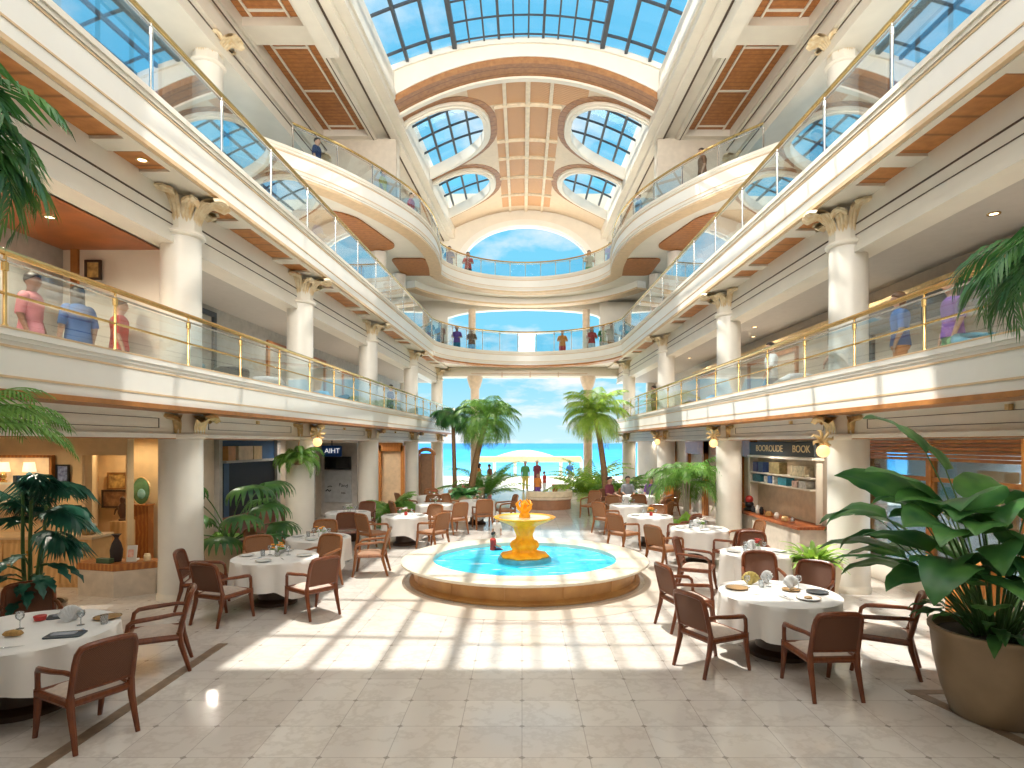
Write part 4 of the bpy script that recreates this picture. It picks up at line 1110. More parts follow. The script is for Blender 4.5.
def blade_leaf(mb, p0, az, el, stem, L, W, droop=.8, roll=0, curl=.25, lobes=0, n=10):
    """petiole plus a broad folded blade"""
    if stem > 0:
        sp = rach(p0, az, el, stem, .35, 5); mb_s = STEMS[-1]; mb_s.tube(sp, [.012,.011,.010,.009,.008,.007], 6); p = sp[-1]; e = el-.35
    else: p = Vector(p0); e = el
    pts = [p]; ee = e
    for i in range(n):
        ee -= droop/n; pts.append(pts[-1]+Vector((cos(az)*cos(ee), sin(az)*cos(ee), sin(ee)))*L/n)
    rows = []
    for i, q in enumerate(pts):
        t = (pts[min(i+1,n)]-pts[max(i-1,0)]).normalized()
        side = t.cross(Vector((0,0,1))); side = side.normalized() if side.length > 1e-4 else Vector((sin(az),-cos(az),0))
        up = side.cross(t)
        if roll: R_ = Matrix.Rotation(roll, 3, t); side = R_ @ side; up = R_ @ up
        f = i/n; w = W*.5*(sin(pi*min(1, f**.72))**.8)*(1-.15*f)+.002
        if lobes and 0 < i < n: w *= 1-.38*(i % 2)
        row = []
        for k in (-1,-.66,-.33,0,.33,.66,1): row.append(q+side*w*k+up*(abs(k)*w*curl*1.3-abs(k)**2*w*curl*1.1+.012*sin(i*1.7)*abs(k)))
        rows.append(row)
    mb.grid(rows)
STEMS = [MB()]
def pot(t, prof, m, soilr, soilz, sq=False):
    mb = MB(); mb.lathe(prof, 4 if sq else 40, a0=pi/4 if sq else 0, cap=False); mb.build('pot', m, t, ang=50, smooth=not sq)
    mb = MB(); mb.lathe([(soilr,soilz),(.001,soilz+.02)], 4 if sq else 30, a0=pi/4 if sq else 0, cap=False); mb.build('soil', SOIL, t)
# big right-front pot ------------------------------------------------------
rnd = random.Random(11)
t = thing('potted_philodendron', 'huge broad-leaved plant in a bronze pot at the right edge', 'potted plant', (4.50, 5.80, 0))
pot(t, [(.33,.0),(.36,.02),(.44,.25),(.50,.52),(.525,.78),(.545,.80),(.545,.84),(.50,.84),(.49,.76)], POTB, .5, .76)
mbl = MB(); STEMS = [MB()]
A = lambda d: RAD(d)
# (azimuth, elev, stem, L, W, droop, roll)
big = [(188,62,1.0,.62,.38,.9,.3),(170,52,.85,.62,.38,.8,.1),(206,60,.8,.62,.34,.8,0),(215,56,.75,.60,.36,.8,-.2),(178,56,.75,.60,.32,.7,.1),
       (160,72,1.35,.62,.52,.9,.5),(150,55,.95,.66,.42,1.1,.3),(240,60,.7,.66,.44,1.1,0),(255,62,.7,.55,.38,.9,.2),(275,55,.7,.6,.44,1.0,-.3),
       (300,70,1.2,.62,.48,.8,-.4),(330,60,1.0,.62,.46,.8,-.3),(0,70,1.45,.66,.56,.7,-.3),(30,55,.9,.6,.4,.8,0),(60,70,1.3,.62,.46,.7,.2),
       (90,78,1.65,.62,.50,.9,.6),(120,62,1.0,.6,.4,.8,.3),(230,50,.5,.48,.26,.7,.2),(265,55,.55,.5,.3,.8,0),(300,50,.5,.5,.34,.8,0),(345,40,.5,.6,.36,.9,0),
       (205,68,1.15,.60,.44,1.2,-.5),(222,75,1.3,.6,.46,1.5,.4),(280,80,1.35,.66,.55,1.6,.2),(250,72,.95,.62,.46,1.6,-.4),(185,76,1.35,.66,.48,1.0,-.2),(120,82,1.8,.66,.52,1.0,.2)]
for k, (az, el, st_, L, W, dr, ro) in enumerate(big):
    blade_leaf(mbl, (.1*cos(A(az)),.1*sin(A(az)),.78), A(az), A(el), st_, L*1.22, W*1.18, dr, ro, .3, 0)
for k in range(26):
    az = rnd.random()*6.28; blade_leaf(mbl, (.2*cos(az),.2*sin(az),.78), az, .5+rnd.random()*.8, .12+.2*rnd.random(), .34, .12, 1.2, 0, .2)
for k in range(30):
    az = RAD(95+200*rnd.random()); e = .95+.55*rnd.random()
    blade_leaf(mbl, (.16*cos(az),.16*sin(az),.78), az, e, .45+.85*rnd.random(), .55+.25*rnd.random(), .32+.16*rnd.random(), 1.2+.8*rnd.random(), rnd.random()-.5, .28)
STEMS[0].build('stems', STEM, t); mbl.build('foliage', LEAFD, t, ang=70)
# left tall dark palm ------------------------------------------------------
rnd = random.Random(5)
t = thing('potted_palm', 'dark teal palm rising behind the bottom left table at the left edge', 'potted plant', (-6.25, 7.75, 0))
pot(t, [(.26,0),(.3,.02),(.36,.4),(.39,.55),(.35,.55),(.34,.5)], POTB, .35, .5)
mbl = MB(); STEMS = [MB()]
mb = MB()
for k, (dx, dy, h) in enumerate(((0,0,1.7),(.06,.05,1.3),(-.08,.03,1.5),(.09,-.04,1.0))):
    mb.tube([(dx,dy,.5),(dx*1.6,dy*1.4,.5+h*.5),(dx*2+.03,dy*1.5,.5+h)], [.028,.022,.016], 8)
mb.build('trunk', STEM, t)
for k in range(17):
    az = (-75+150*rnd.random())*pi/180+(0 if k % 3 else pi); h0 = .95+1.1*rnd.random()
    frond(mbl, (.05*cos(az),.05*sin(az),h0), az, .35+.75*rnd.random(), .55+.3*rnd.random(), 1.6, .075, .32, 9, .9, .3, .010, rnd, .2)
for k in range(16):
    az = rnd.random()*6.28; blade_leaf(mbl, (.08*cos(az),.08*sin(az),.6+.6*rnd.random()), az, .3+.7*rnd.random(), .25, .46, .17, 1.0, 0, .3, 1)
STEMS[0].build('stems', STEM, t); mbl.build('foliage', LEAFT, t, ang=70)
# palms whose crowns hang into the top corners ------------------------------
def tall_palm(loc, h, label, seed, nfr, L, lean=(0,0), r=.07, leaf=LEAFM, lw=.05, ll=.45, droop=2.0, planter=None, el=(.1,1.2), azs=None, hang=.8, crown=None):
    rnd = random.Random(seed)
    t = thing('palm_tree', label, 'palm', loc)
    n = 14; pts = [(lean[0]*(i/n)**1.6, lean[1]*(i/n)**1.6, h*i/n) for i in range(n+1)]
    z0 = 0
    if planter:
        w, hh = planter; pot(t, [(w*.92,0),(w,hh*.1),(w,hh),(w*1.06,hh),(w*1.06,hh+.06),(w*.9,hh+.06),(w*.9,hh-.05)], mat('stone_planter', (.50,.36,.24), .7, var=.1), w*.9, hh-.05)
    mb = MB(); mb.tube(pts, [r*(1.35-.5*i/n) for i in range(n+1)], 10); mb.build('trunk', TRUNK, t)
    top = pts[-1]; mbl = MB()
    for k in range(nfr):
        az = (azs[0]+(azs[1]-azs[0])*rnd.random()) if azs else 2*pi*k/nfr+rnd.random()*.4
        e = el[0]+(el[1]-el[0])*rnd.random()
        frond(mbl, top, az, e, L*(.8+.35*rnd.random()), droop*(.8+.4*rnd.random()), lw, ll, 12, hang, .15, .013, rnd)
    mbl.build('fronds', leaf, t, ang=70)
    return t
tall_palm((4.78, 5.05, 0), 4.2, 'palm crown hanging into the right edge above the big potted plant', 21, 20, 1.2, (.0,0), .06, LEAFD, .05, .34, 2.0, (.3,.4), (.1,1.0), (RAD(100),RAD(260)))
tall_palm((-4.65, 4.55, 0), 5.0, 'palm crown hanging into the top left corner', 22, 16, 1.1, (.05,0), .06, LEAFD, .055, .34, 2.0, (.3,.4), (-.1,1.0), (RAD(-70),RAD(75)))
tall_palm((-5.95, 5.0, 0), 2.72, 'thin palm with one arching crown under the left balcony edge', 23, 14, 1.15, (.7,.6), .025, LEAFM, .03, .26, 1.5, (.16,.2), (.2,.9), (RAD(-60),RAD(100)))
# the two tall palms before the sea -----------------------------------------
tall_palm((-2.35, 28.0, 0), 3.7, 'tall leaning palm left of the sea view in a stone planter', 31, 40, 1.75, (.75,0), .13, LEAFM, .06, .62, 1.9, (.62,.5), (-.25,1.45))
tall_palm((3.75, 27.2, 0), 3.9, 'tall yellow-green palm right of the sea view', 32, 40, 1.75, (-.5,0), .12, LEAFB, .06, .60, 1.8, (.55,.4), (-.3,1.5))
tall_palm((-3.15, 28.6, 0), 3.9, 'darker slim palm close behind the tall left palm', 33, 16, 1.2, (-.1,0), .09, LEAFD, .09, .5, 2.2, (.3,.35), (-.1,1.2))
def bush(loc, label, seed, n, L, leaf, potp=None, lw=.05, ll=.4, el=(.3,1.4), droop=1.6, name='potted_fern', cat='potted plant', potm=POTM, soilr=.3, z0=None, trunk=0, sq=False):
    rnd = random.Random(seed); t = thing(name, label, cat, loc)
    if potp: pot(t, potp, potm, soilr, potp[-1][1], sq)
    zb = (potp[-1][1] if potp else 0)
    if trunk:
        mb = MB()
        for q in range(3): mb.tube([(.04*q-.04,0,zb),(.08*q-.09,.03*q,zb+trunk*.6),(.10*q-.1,.02,zb+trunk)], [.035,.03,.025], 8)
        mb.build('trunk', mat('grey_trunk', (.42,.36,.28), .8, var=.2), t)
        zb += trunk
    mbl = MB()
    for k in range(n):
        az = 2*pi*k/n*3.3+rnd.random(); e = el[0]+(el[1]-el[0])*rnd.random()
        frond(mbl, (0.05*cos(az),.05*sin(az),zb-rnd.random()*.1*(1 if trunk else 0)), az, e, L*(.75+.45*rnd.random()), droop*(.7+.5*rnd.random()), lw, ll, 10, .7, .15, .008, rnd)
    mbl.build('foliage', leaf, t, ang=70)
    return t
bush((-1.75,29.2,0), 'feathery fern clump at the foot of the left tall palm', 34, 38, 2.2, LEAFM, None, .07, .5, (.5,1.5), 1.4, 'palm_bush', 'palm')
bush((3.2,28.6,0), 'light green shrub at the foot of the right tall palm', 35, 44, 2.3, LEAFB, None, .08, .5, (.6,1.5), 1.3, 'palm_bush', 'palm')
bush((4.4,27.9,0), 'darker green shrub behind the right tall palm', 36, 26, 1.6, LEAFM, None, .09, .45, (.3,1.4), 1.6, 'palm_bush', 'palm')
ROUND = lambda r, h: [(r*.74,0),(r*.78,.02),(r*.95,h*.8),(r,h*.92),(r,h),(r*.92,h),(r*.9,h-.06)]
# right bushy palm
bush((4.75,17.6,0), 'bushy arching palm with grey stems on the right, before the middle column', 41, 34, 1.35, LEAFM, ROUND(.36,.45), .055, .42, (.1,1.3), 2.1, 'potted_palm', 'potted plant', POTM, .33, None, 1.15)
bush((4.5,16.75,0), 'small bright bush at the foot of the bushy arching palm', 42, 14, .55, LEAFY, ROUND(.2,.25), .05, .22, (.6,1.4), 1.0, 'potted_fern', 'potted plant', TERRA, .18)
# bromeliad in beige planter
rnd = random.Random(9)
t = thing('potted_bromeliad', 'bright green rosette plant in a beige planter before the near right column', 'potted plant', (4.80, 10.05, 0))
pot(t, ROUND(.44,.66), POTM, .40, .61)
mbl = MB(); STEMS = [MB()]
for k in range(46):
    az = k*2.4; blade_leaf(mbl, (.05*cos(az),.05*sin(az),.62), az, .35+1.0*(k/46)+.1*rnd.random(), 0, .5+.12*rnd.random(), .10, 1.25, 0, .5, 0, 7)
mbl.build('foliage', LEAFY, t, ang=70)
# left beige planter with drooping fan leaves
rnd = random.Random(10)
t = thing('potted_fan_palm', 'fan palm with drooping split leaves in a beige planter beside the near left column', 'potted plant', (-6.0, 12.5, 0))
pot(t, ROUND(.50,.60), POTM, .45, .54)
mbl = MB(); mbs = MB()
for k, (az, e, s_, L) in enumerate(((-10,62,1.15,.75),(200,70,1.2,.65),(20,40,.95,.75),(-50,55,1.05,.7),(160,50,.9,.55),(70,60,1.2,.7),(-120,60,1.0,.6),(-30,80,1.35,.8),(0,30,.8,.8),(-75,35,.7,.7),(-140,35,.7,.6),(35,75,1.45,.75),(180,75,1.4,.7))):
    az = RAD(az); sp = rach((0,0,.55), az, RAD(e), s_, .7, 8); mbs.tube(sp, [.018-.0012*i for i in range(9)], 6)
    hub = sp[-1]
    for q in range(15):
        b = az+RAD(-105+210*q/14); el_ = .35-.25*abs(q-7)/7
        pts = rach(hub, b, el_, L*(1-.18*abs(q-7)/7), 1.9, 6)
        rows = []
        for i, p in enumerate(pts):
            d = Vector((-sin(b), cos(b), 0)); w = (.012+.085*sin(pi*min(1,(i+.6)/6.6)**.8))*.6
            rows.append([p-d*w, p+Vector((0,0,.012)), p+d*w])
        mbl.grid(rows)
mbs.build('stems', STEM, t); mbl.build('foliage', mat('fan_leaf', (.12,.27,.06), .4, kind='leaf', scale=4, col2=(.04,.13,.05)), t, ang=70)
bush((-6.7,13.9,0), 'low dark fern behind the beige planter by the near left column', 43, 18, .7, LEAFM, ROUND(.25,.3), .05, .25, (.3,1.3), 1.5, soilr=.22)
# left bush in terracotta planter, box planter
bush((-4.05,19.2,0), 'bushy green palm in a terracotta planter before the third left column', 44, 40, 1.0, LEAFM, ROUND(.34,.42), .05, .33, (.2,1.45), 1.6, potm=TERRA, soilr=.3)
bush((-2.15,22.5,0), 'dark green shrub in a tall square planter behind the left tables', 45, 26, .55, LEAFD, [(.40,0),(.42,.62),(.45,.62),(.45,.68),(.38,.68),(.38,.62)], .05, .25, (.3,1.4), 1.4, 'box_planter', 'potted plant', mat('tan_box_planter', (.46,.31,.19), .7), .38, None, 0, True)
# hanging fern on the second left column
t = thing('hanging_fern', 'hanging fern basket on the front of the second left column', 'hanging plant', (SX(-1,CL,15.2)+.12, 14.72, 2.12))
mb = MB(); mb.lathe([(.06,-.05),(.14,.0),(.17,.12),(.18,.13),(.15,.12)], 18, cap=True); mb.build('basket', TRUNK, t)
mb = MB(); mb.tube([(0,.0,.12),(0,.05,.4),(0,.12,.62)], .008, 6); mb.build('hanger', GOLD, t)
mbl = MB(); rnd = random.Random(3)
for k in range(34): frond(mbl, (0,0,.1), 2*pi*k/34*3.1, .2+1.1*rnd.random(), .62+.2*rnd.random(), 2.3, .04, .16, 9, .8, .05, .005, rnd)
mbl.build('foliage', LEAFM, t, ang=70)
# planter ferns on the middle gallery ends
bush((SX(-1,6.3,26.3),26.3,3.3), 'small leafy plant on the left middle gallery near its far end', 46, 16, .36, LEAFM, ROUND(.2,.35), .05, .2, (.4,1.4), 1.3, soilr=.17)
bush((SX(1,6.3,26.9),26.9,3.3), 'small leafy plant on the right middle gallery near its far end', 47, 16, .36, LEAFM, ROUND(.2,.35), .05, .2, (.4,1.4), 1.3, soilr=.17)
# ------------------------------------------------------------------ people
def skin_mesh(name, V, E, R, levels=1, root=0):
    me = bpy.data.meshes.new(name); me.from_pydata(V, E, []); me.update()
    o = bpy.data.objects.new(name, me); COL.objects.link(o)
    md = o.modifiers.new('s', 'SKIN'); md.use_smooth_shade = True; md.branch_smoothing = .3
    sv = me.skin_vertices[0].data if me.skin_vertices else None
    for i, r in enumerate(R):
        k_ = 1.22; sv[i].radius = (r[0]*k_, r[1]*k_) if isinstance(r, tuple) else (r*k_, r*k_); sv[i].use_root = (i == root)
    ss = o.modifiers.new('u', 'SUBSURF'); ss.levels = levels; ss.render_levels = levels
    dg = bpy.context.evaluated_depsgraph_get(); dg.update()
    out = bpy.data.meshes.new_from_object(o.evaluated_get(dg)); out.name = name
    bpy.data.objects.remove(o); bpy.data.meshes.remove(me)
    out.polygons.foreach_set('use_smooth', [True]*len(out.polygons)); out.update()
    return out
def skel(pose):
    P = {}
    if pose == 'sit':
        hz = .55
        P['hip'] = (0,0,hz+.04); base = hz-.93+.04
    else: P['hip'] = (0,0,.93); base = 0
    up = lambda x, y, z: (x, y, z+base)
    P.update(waist=up(0,.0,1.08), chest=up(0,.015,1.28), nb=up(0,0,1.43), neck=up(0,.015,1.51), h1=up(0,.035,1.575), h2=up(0,.03,1.645), h3=up(0,.02,1.70))
    for s, n in ((-1,'l'),(1,'r')):
        P['sh'+n] = up(s*.17,0,1.40)
        if pose == 'stand': P['el'+n] = up(s*.225,-.02,1.13); P['wr'+n] = up(s*.235,.07,.90); hd = (0,.25,-1)
        elif pose == 'walk': P['el'+n] = up(s*.22,-.10*s,1.14); P['wr'+n] = up(s*.215,.06-.20*s,.95); hd = (0,.3,-1)
        elif pose == 'lean': P['el'+n] = up(s*.25,.10,1.15); P['wr'+n] = up(s*.16,.32,1.10); hd = (-.2*s,1,-.1)
        elif pose == 'sit': P['el'+n] = up(s*.23,.04,1.14); P['wr'+n] = up(s*.17,.27,1.06); hd = (-.2*s,1,-.1)
        P['hd'+n] = hd
        if pose == 'sit': P['hp'+n] = (s*.09,.02,hz+.01); P['kn'+n] = (s*.11,.44,hz+.02); P['an'+n] = (s*.11,.42,.09); P['to'+n] = (s*.12,.58,.035)
        elif pose == 'walk': P['hp'+n] = (s*.085,0,.88); P['kn'+n] = (s*.095,.06+.10*s,.50); P['an'+n] = (s*.095,-.05+.24*s,.09); P['to'+n] = (s*.10,.10+.24*s,.035)
        else: P['hp'+n] = (s*.085,0,.88); P['kn'+n] = (s*.10,.02,.49); P['an'+n] = (s*.105,-.02,.085); P['to'+n] = (s*.125,.13,.03)
    return P
PM = {}
def person_meshes(pose):
    if pose in PM: return PM[pose]
    P = skel(pose)
    V = []; E = []; R = []; I = {}
    def v(n, co, r, par=None):
        I[n] = len(V); V.append(co); R.append(r)
        if par is not None: E.append((I[par], I[n]))
    v('hip', P['hip'], (.145,.11)); v('waist', P['waist'], (.12,.095), 'hip'); v('chest', P['chest'], (.15,.105), 'waist'); v('nb', P['nb'], (.085,.07), 'chest')
    v('neck', P['neck'], .046, 'nb'); v('h1', P['h1'], (.072,.082), 'neck'); v('h2', P['h2'], (.088,.104), 'h1'); v('h3', P['h3'], (.074,.084), 'h2')
    for n, s in (('l',-1),('r',1)):
        v('sh'+n, P['sh'+n], .05, 'chest'); v('el'+n, P['el'+n], .042, 'sh'+n); v('wr'+n, P['wr'+n], .027, 'el'+n)
        w = Vector(P['wr'+n]); d = Vector(P['hd'+n]).normalized(); side = Vector((s,0,0)); side = (side-d*side.dot(d)).normalized(); nr = d.cross(side)
        pm = w+d*.06; v('pm'+n, tuple(pm), (.034,.017), 'wr'+n)
        for k, (o, L) in enumerate(((-.027,.075),(-.009,.088),(.009,.082),(.026,.065))):
            a = pm+side*o+d*.035; c = a+d*L*.5+nr*.006*s; e = a+d*L*.85+nr*.022*s
            v('f%s%da' % (n,k), tuple(a), .0095, 'pm'+n); v('f%s%db' % (n,k), tuple(c), .0088, 'f%s%da' % (n,k)); v('f%s%dc' % (n,k), tuple(e), .0075, 'f%s%db' % (n,k))
        a = w+d*.03-side*.034; v('t%sa' % n, tuple(a), .011, 'pm'+n); v('t%sb' % n, tuple(a+d*.04-side*.022), .009, 't%sa' % n)
        v('hp'+n, P['hp'+n], .092, 'hip'); v('kn'+n, P['kn'+n], .058, 'hp'+n); v('an'+n, P['an'+n], .038, 'kn'+n); v('to'+n, P['to'+n], (.036,.028), 'an'+n)
    body = skin_mesh('person_body', V, E, R)
    def from_mb0(mb, nm):
        o = mb.build(nm, EYE); md = o.modifiers.new('u', 'SUBSURF'); md.levels = 1; md.render_levels = 1
        dg = bpy.context.evaluated_depsgraph_get(); dg.update(); me = bpy.data.meshes.new_from_object(o.evaluated_get(dg)); me.name = nm; me.materials.clear()
        bpy.data.objects.remove(o); me.polygons.foreach_set('use_smooth', [True]*len(me.polygons)); return me
    hp = Vector(P['hip']); base = hp.z-.93
    def loft(mb, secs, n=16, lean=0):
        rows = []
        for z, rx, ry, y in secs: rows.append([(rx*cos(2*pi*k/n), y+ry*sin(2*pi*k/n), z+base) for k in range(n)])
        mb.grid(rows, close=True)
    mb = MB()
    loft(mb, [(.86,.195,.155,0),(.90,.20,.16,0),(.98,.185,.145,0),(1.08,.168,.132,0),(1.2,.185,.135,.01),(1.30,.205,.155,.005),(1.38,.20,.15,.0),(1.435,.145,.12,0),(1.465,.085,.082,.005),(1.475,.07,.066,.005)])
    for n, s in (('l',-1),('r',1)):
        a = Vector(P['sh'+n]); e = Vector(P['el'+n]); w_ = Vector(P['wr'+n])
        mb.tube([a+Vector((-s*.07,0,.0)), a+Vector((-s*.02,0,.0)), a.lerp(e,.15), a.lerp(e,.5), a.lerp(e,.85), e.lerp(w_,.05)], [.055,.082,.078,.068,.066,.066], 12, cap=False)
    shirt = from_mb0(mb, 'shirt')
    mb = MB()
    if pose == 'sit':
        loft(mb, [(.99,.165,.13,0),(.93,.185,.15,0),(.86,.185,.16,0),(.84,.10,.1,0)])
    else: loft(mb, [(1.0,.165,.13,0),(.93,.185,.15,0),(.86,.19,.15,0),(.80,.17,.125,0),(.775,.08,.08,0)])
    for n in 'lr':
        a = Vector(P['hp'+n]); k = Vector(P['kn'+n]); e = Vector(P['an'+n])
        mb.tube([a+(a-k).normalized()*.04, a, a.lerp(k,.4), k, k.lerp(e,.45), e.lerp(k,.05)], [.07,.118,.105,.083,.076,.068], 12, cap=False)
    trou = from_mb0(mb, 'trousers')
    h = Vector(P['h2'])
    def haircap(long):
        mb = MB(); rows = []; nn = 20
        for j in range(9):
            th = pi*.02+pi*(.56 if not long else .60)*j/8
            row = []
            for k in range(nn):
                a = 2*pi*k/nn; front = max(0, sin(a))     # +y is the face
                lim = pi*(.56 if not long else .60)+pi*.14*max(0,-sin(a))-front*pi*.22; t2 = pi*.02+(lim-pi*.02)*j/8
                rr = 1.0
                row.append((h.x+.094*sin(t2)*cos(a)*rr, h.y-.006+.108*sin(t2)*sin(a)*rr, h.z+.018+.100*cos(t2)))
            rows.append(row)
        mb.grid(rows, close=True)
        if long:
            rows = []
            for j in range(6):
                q = j/5; rows.append([(h.x+(.09+.01*q)*cos(a), h.y-.012-.03*q*0+.10*sin(a)*(1-.2*q), h.z-.02-.22*q) for a in [pi*1.0+pi*k/10 for k in range(11)]])
            mb.grid(rows)
        o = mb.build('hair', HAIRD, None, solid=.012); me = o.data
        dg = bpy.context.evaluated_depsgraph_get(); dg.update(); m2 = bpy.data.meshes.new_from_object(o.evaluated_get(dg)); m2.name = 'hair'
        bpy.data.objects.remove(o); return m2
    def from_mb(mb, nm):
        o = mb.build(nm, EYE); me = o.data; bpy.data.objects.remove(o); return me
    eye = []
    for s in (-1, 1): mb = MB(); mb.ell((h.x+s*.032, h.y+.088, h.z-.0), .012, .008, .007, 8, 6); eye.append(from_mb(mb, 'eye'))
    mb = MB(); mb.tube([(h.x,h.y+.086,h.z+.0),(h.x,h.y+.108,h.z-.035),(h.x,h.y+.085,h.z-.045)], [.008,.014,.008], 8); nose = from_mb(mb, 'nose')
    mb = MB(); mb.ell((h.x, h.y+.075, h.z-.068), .022, .012, .007, 10, 6); mouth = from_mb(mb, 'mouth')
    ears = []
    for s in (-1, 1): mb = MB(); mb.ell((h.x+s*.082, h.y-.005, h.z-.02), .012, .02, .03, 8, 6); ears.append(from_mb(mb, 'ear'))
    shoes = []
    for n in 'lr':
        a = Vector(P['an'+n]); t_ = Vector(P['to'+n]); d = (t_-a); d.z = 0; d.normalize()
        mb = MB(); mb.tube([a-d*.05+Vector((0,0,-a.z+.045)), a+Vector((0,0,-a.z+.05)), t_+Vector((0,0,-t_.z+.035)), t_+d*.05+Vector((0,0,-t_.z+.03))], [.04,.045,.04,.025], 10, flat=1.0)
        shoes.append(from_mb(mb, 'shoe'))
    PM[pose] = dict(body=body, shirt=shirt, trousers=trou, short=haircap(False), long=haircap(True), eye=eye, nose=nose, mouth=mouth, ear=ears, shoe=shoes)
    return PM[pose]
def person(p, face, label, pose, shirt, trousers, hair='short', hairm=None, skin=None, h=1.70, skirt=None, group=None):
    M = person_meshes(pose)
    t = thing('person', label, 'person', p, face-pi/2, group); t.scale = (h/1.75,)*3
    def part(nm, me, m):
        o = bpy.data.objects.new(nm, me); COL.objects.link(o); o.parent = t
        if not me.materials: me.materials.append(m)
        o.material_slots[0].link = 'OBJECT'; o.material_slots[0].material = m
        return o
    sk = skin or SKIN
    part('body', M['body'], sk); part('shirt', M['shirt'], shirt)
    if skirt: 
        mb = MB(); rows = []
        for j in range(7):
            q = j/6; r = .205+.09*q; rows.append([(r*(1+.06*cos(7*2*pi*k/28)*q)*cos(2*pi*k/28), r*.8*(1+.06*cos(7*2*pi*k/28)*q)*sin(2*pi*k/28), 1.03-.62*q) for k in range(28)])
        mb.grid(rows, close=True); mb.build('skirt', skirt, t)
    else: part('trousers', M['trousers'], trousers)
    part('hair', M[hair], hairm or HAIRD)
    for e in M['eye']: part('eye', e, EYE)
    part('nose', M['nose'], sk); part('mouth', M['mouth'], LIP)
    for e in M['ear']: part('ear', e, sk)
    for e in M['shoe']: part('shoe', e, SHOE)
    return t
CB = {k: cloth(k, v) for k, v in dict(red=(.55,.05,.04), pink=(.62,.22,.24), blue=(.03,.12,.34), teal=(.02,.20,.28), navy=(.02,.035,.11), jeans=(.05,.10,.20), white=(.75,.75,.73), orange=(.75,.26,.05),
     green=(.10,.30,.10), yellow=(.70,.55,.12), purple=(.20,.08,.32), brown=(.22,.10,.05), black=(.03,.03,.035), grey=(.28,.29,.31), maroon=(.20,.04,.06), sky=(.25,.52,.75), beige=(.60,.50,.36)).items()}
def on(s, d, Y, z): return (SX(s,d,Y), Y, z)
W = -pi/2   # facing the viewer
# middle gallery, left
person(on(-1,7.45,8.75,3.3), .2, 'person in pink shirt and dark jeans, leftmost behind the left middle railing', 'stand', CB['pink'], CB['jeans'], 'short', HAIRD, SKIND, 1.74)
person(on(-1,7.35,9.5,3.3), 2.6, 'person in long blue jacket seen from behind at the left middle railing', 'stand', CB['blue'], CB['teal'], 'long', HAIRD, None, 1.74)
person(on(-1,7.1,10.05,3.3), .5, 'person in bright red top beside a railing post, left middle gallery', 'stand', CB['red'], CB['navy'], 'short', HAIRB, None, 1.66)
person(on(-1,6.6,25.2,3.3), .3, 'person in dark blue by the far end of the left middle gallery', 'lean', CB['navy'], CB['black'])
person(on(-1,6.4,21.9,3.3), 1.0, 'person in white shirt halfway along the left middle gallery', 'walk', CB['white'], CB['jeans'])
# middle gallery, right
person(on(1,6.8,12.2,3.3), 2.8, 'person in brown top between two columns of the right middle gallery', 'walk', CB['brown'], CB['beige'], 'short', HAIRD)
person(on(1,6.45,9.7,3.3), 2.6, 'person in blue and orange behind the right middle railing near the column', 'stand', CB['blue'], CB['orange'], 'long', HAIRB)
person(on(1,6.7,8.9,3.3), 2.9, 'person in purple top rightmost on the right middle gallery', 'stand', CB['purple'], CB['green'], 'short', HAIRD)
person(on(1,6.5,14.6,3.3), 3.2, 'person in pale shirt behind the second right column, middle gallery', 'walk', CB['white'], CB['grey'])
person(on(1,6.3,25.6,3.3), 3.0, 'person in reddish brown near the far end of the right middle gallery', 'lean', CB['maroon'], CB['brown'])
# upper gallery along the rails
for i, (s, Y, c1, c2, hr, lab) in enumerate(((-1,13.6,'navy','black','short','person in navy close to the left upper railing, nearest one there'),(-1,16.4,'blue','jeans','short','person in blue behind the left upper railing, second from viewer'),(-1,20.0,'maroon','black','long','person in maroon behind the left upper railing, third from viewer'),
    (-1,23.2,'sky','white','short','person in sky blue at the far part of the left upper railing'),(1,11.9,'navy','black','short','person in dark navy behind the right upper railing, nearest one there'),(1,13.1,'brown','black','long','person in brown behind the right upper railing, second from viewer'),
    (1,19.3,'white','grey','short','person in white behind the right upper railing'),(1,21.0,'beige','jeans','short','person in beige behind the right upper railing'),(1,23.3,'orange','brown','long','person in orange behind the right upper railing'),(1,25.6,'pink','jeans','short','person in pink behind the far right upper railing'))):
    person(on(s,6.25,Y,7.0), 0 if s < 0 else pi, lab, 'lean' if i % 2 else 'stand', CB[c1], CB[c2], hr)
# rear upper balcony
def onarc(path, f, off):
    k = f*(len(path)-1); i = min(int(k), len(path)-2); p = Vector(path[i]).lerp(Vector(path[i+1]), k-i); c = Vector((.3,24)); d = (p-c).normalized()
    return p+d*off
for f, c1, c2, hr, lab in ((.04,'black','navy','short','person in black at the left end of the rear upper balcony'),(.11,'maroon','black','long','person in maroon on the left of the rear upper balcony'),(.20,'purple','teal','short','person in purple and teal on the rear upper balcony, left of the post'),
    (.27,'brown','sky','short','person in brown on the rear upper balcony, third from its left end'),(.645,'orange','red','short','person in orange and red standing alone on the rear upper balcony'),(.775,'red','white','long','person in red on the rear upper balcony, right of the post'),
    (.83,'green','beige','short','person in green on the right of the rear upper balcony'),(.875,'beige','brown','short','person in beige on the right of the rear upper balcony'),(.96,'grey','black','short','person in grey at the right end of the rear upper balcony')):
    p = onarc(B2, f, .7); person((p.x, p.y, 7.0), W, lab, 'lean', CB[c1], CB[c2], hr)
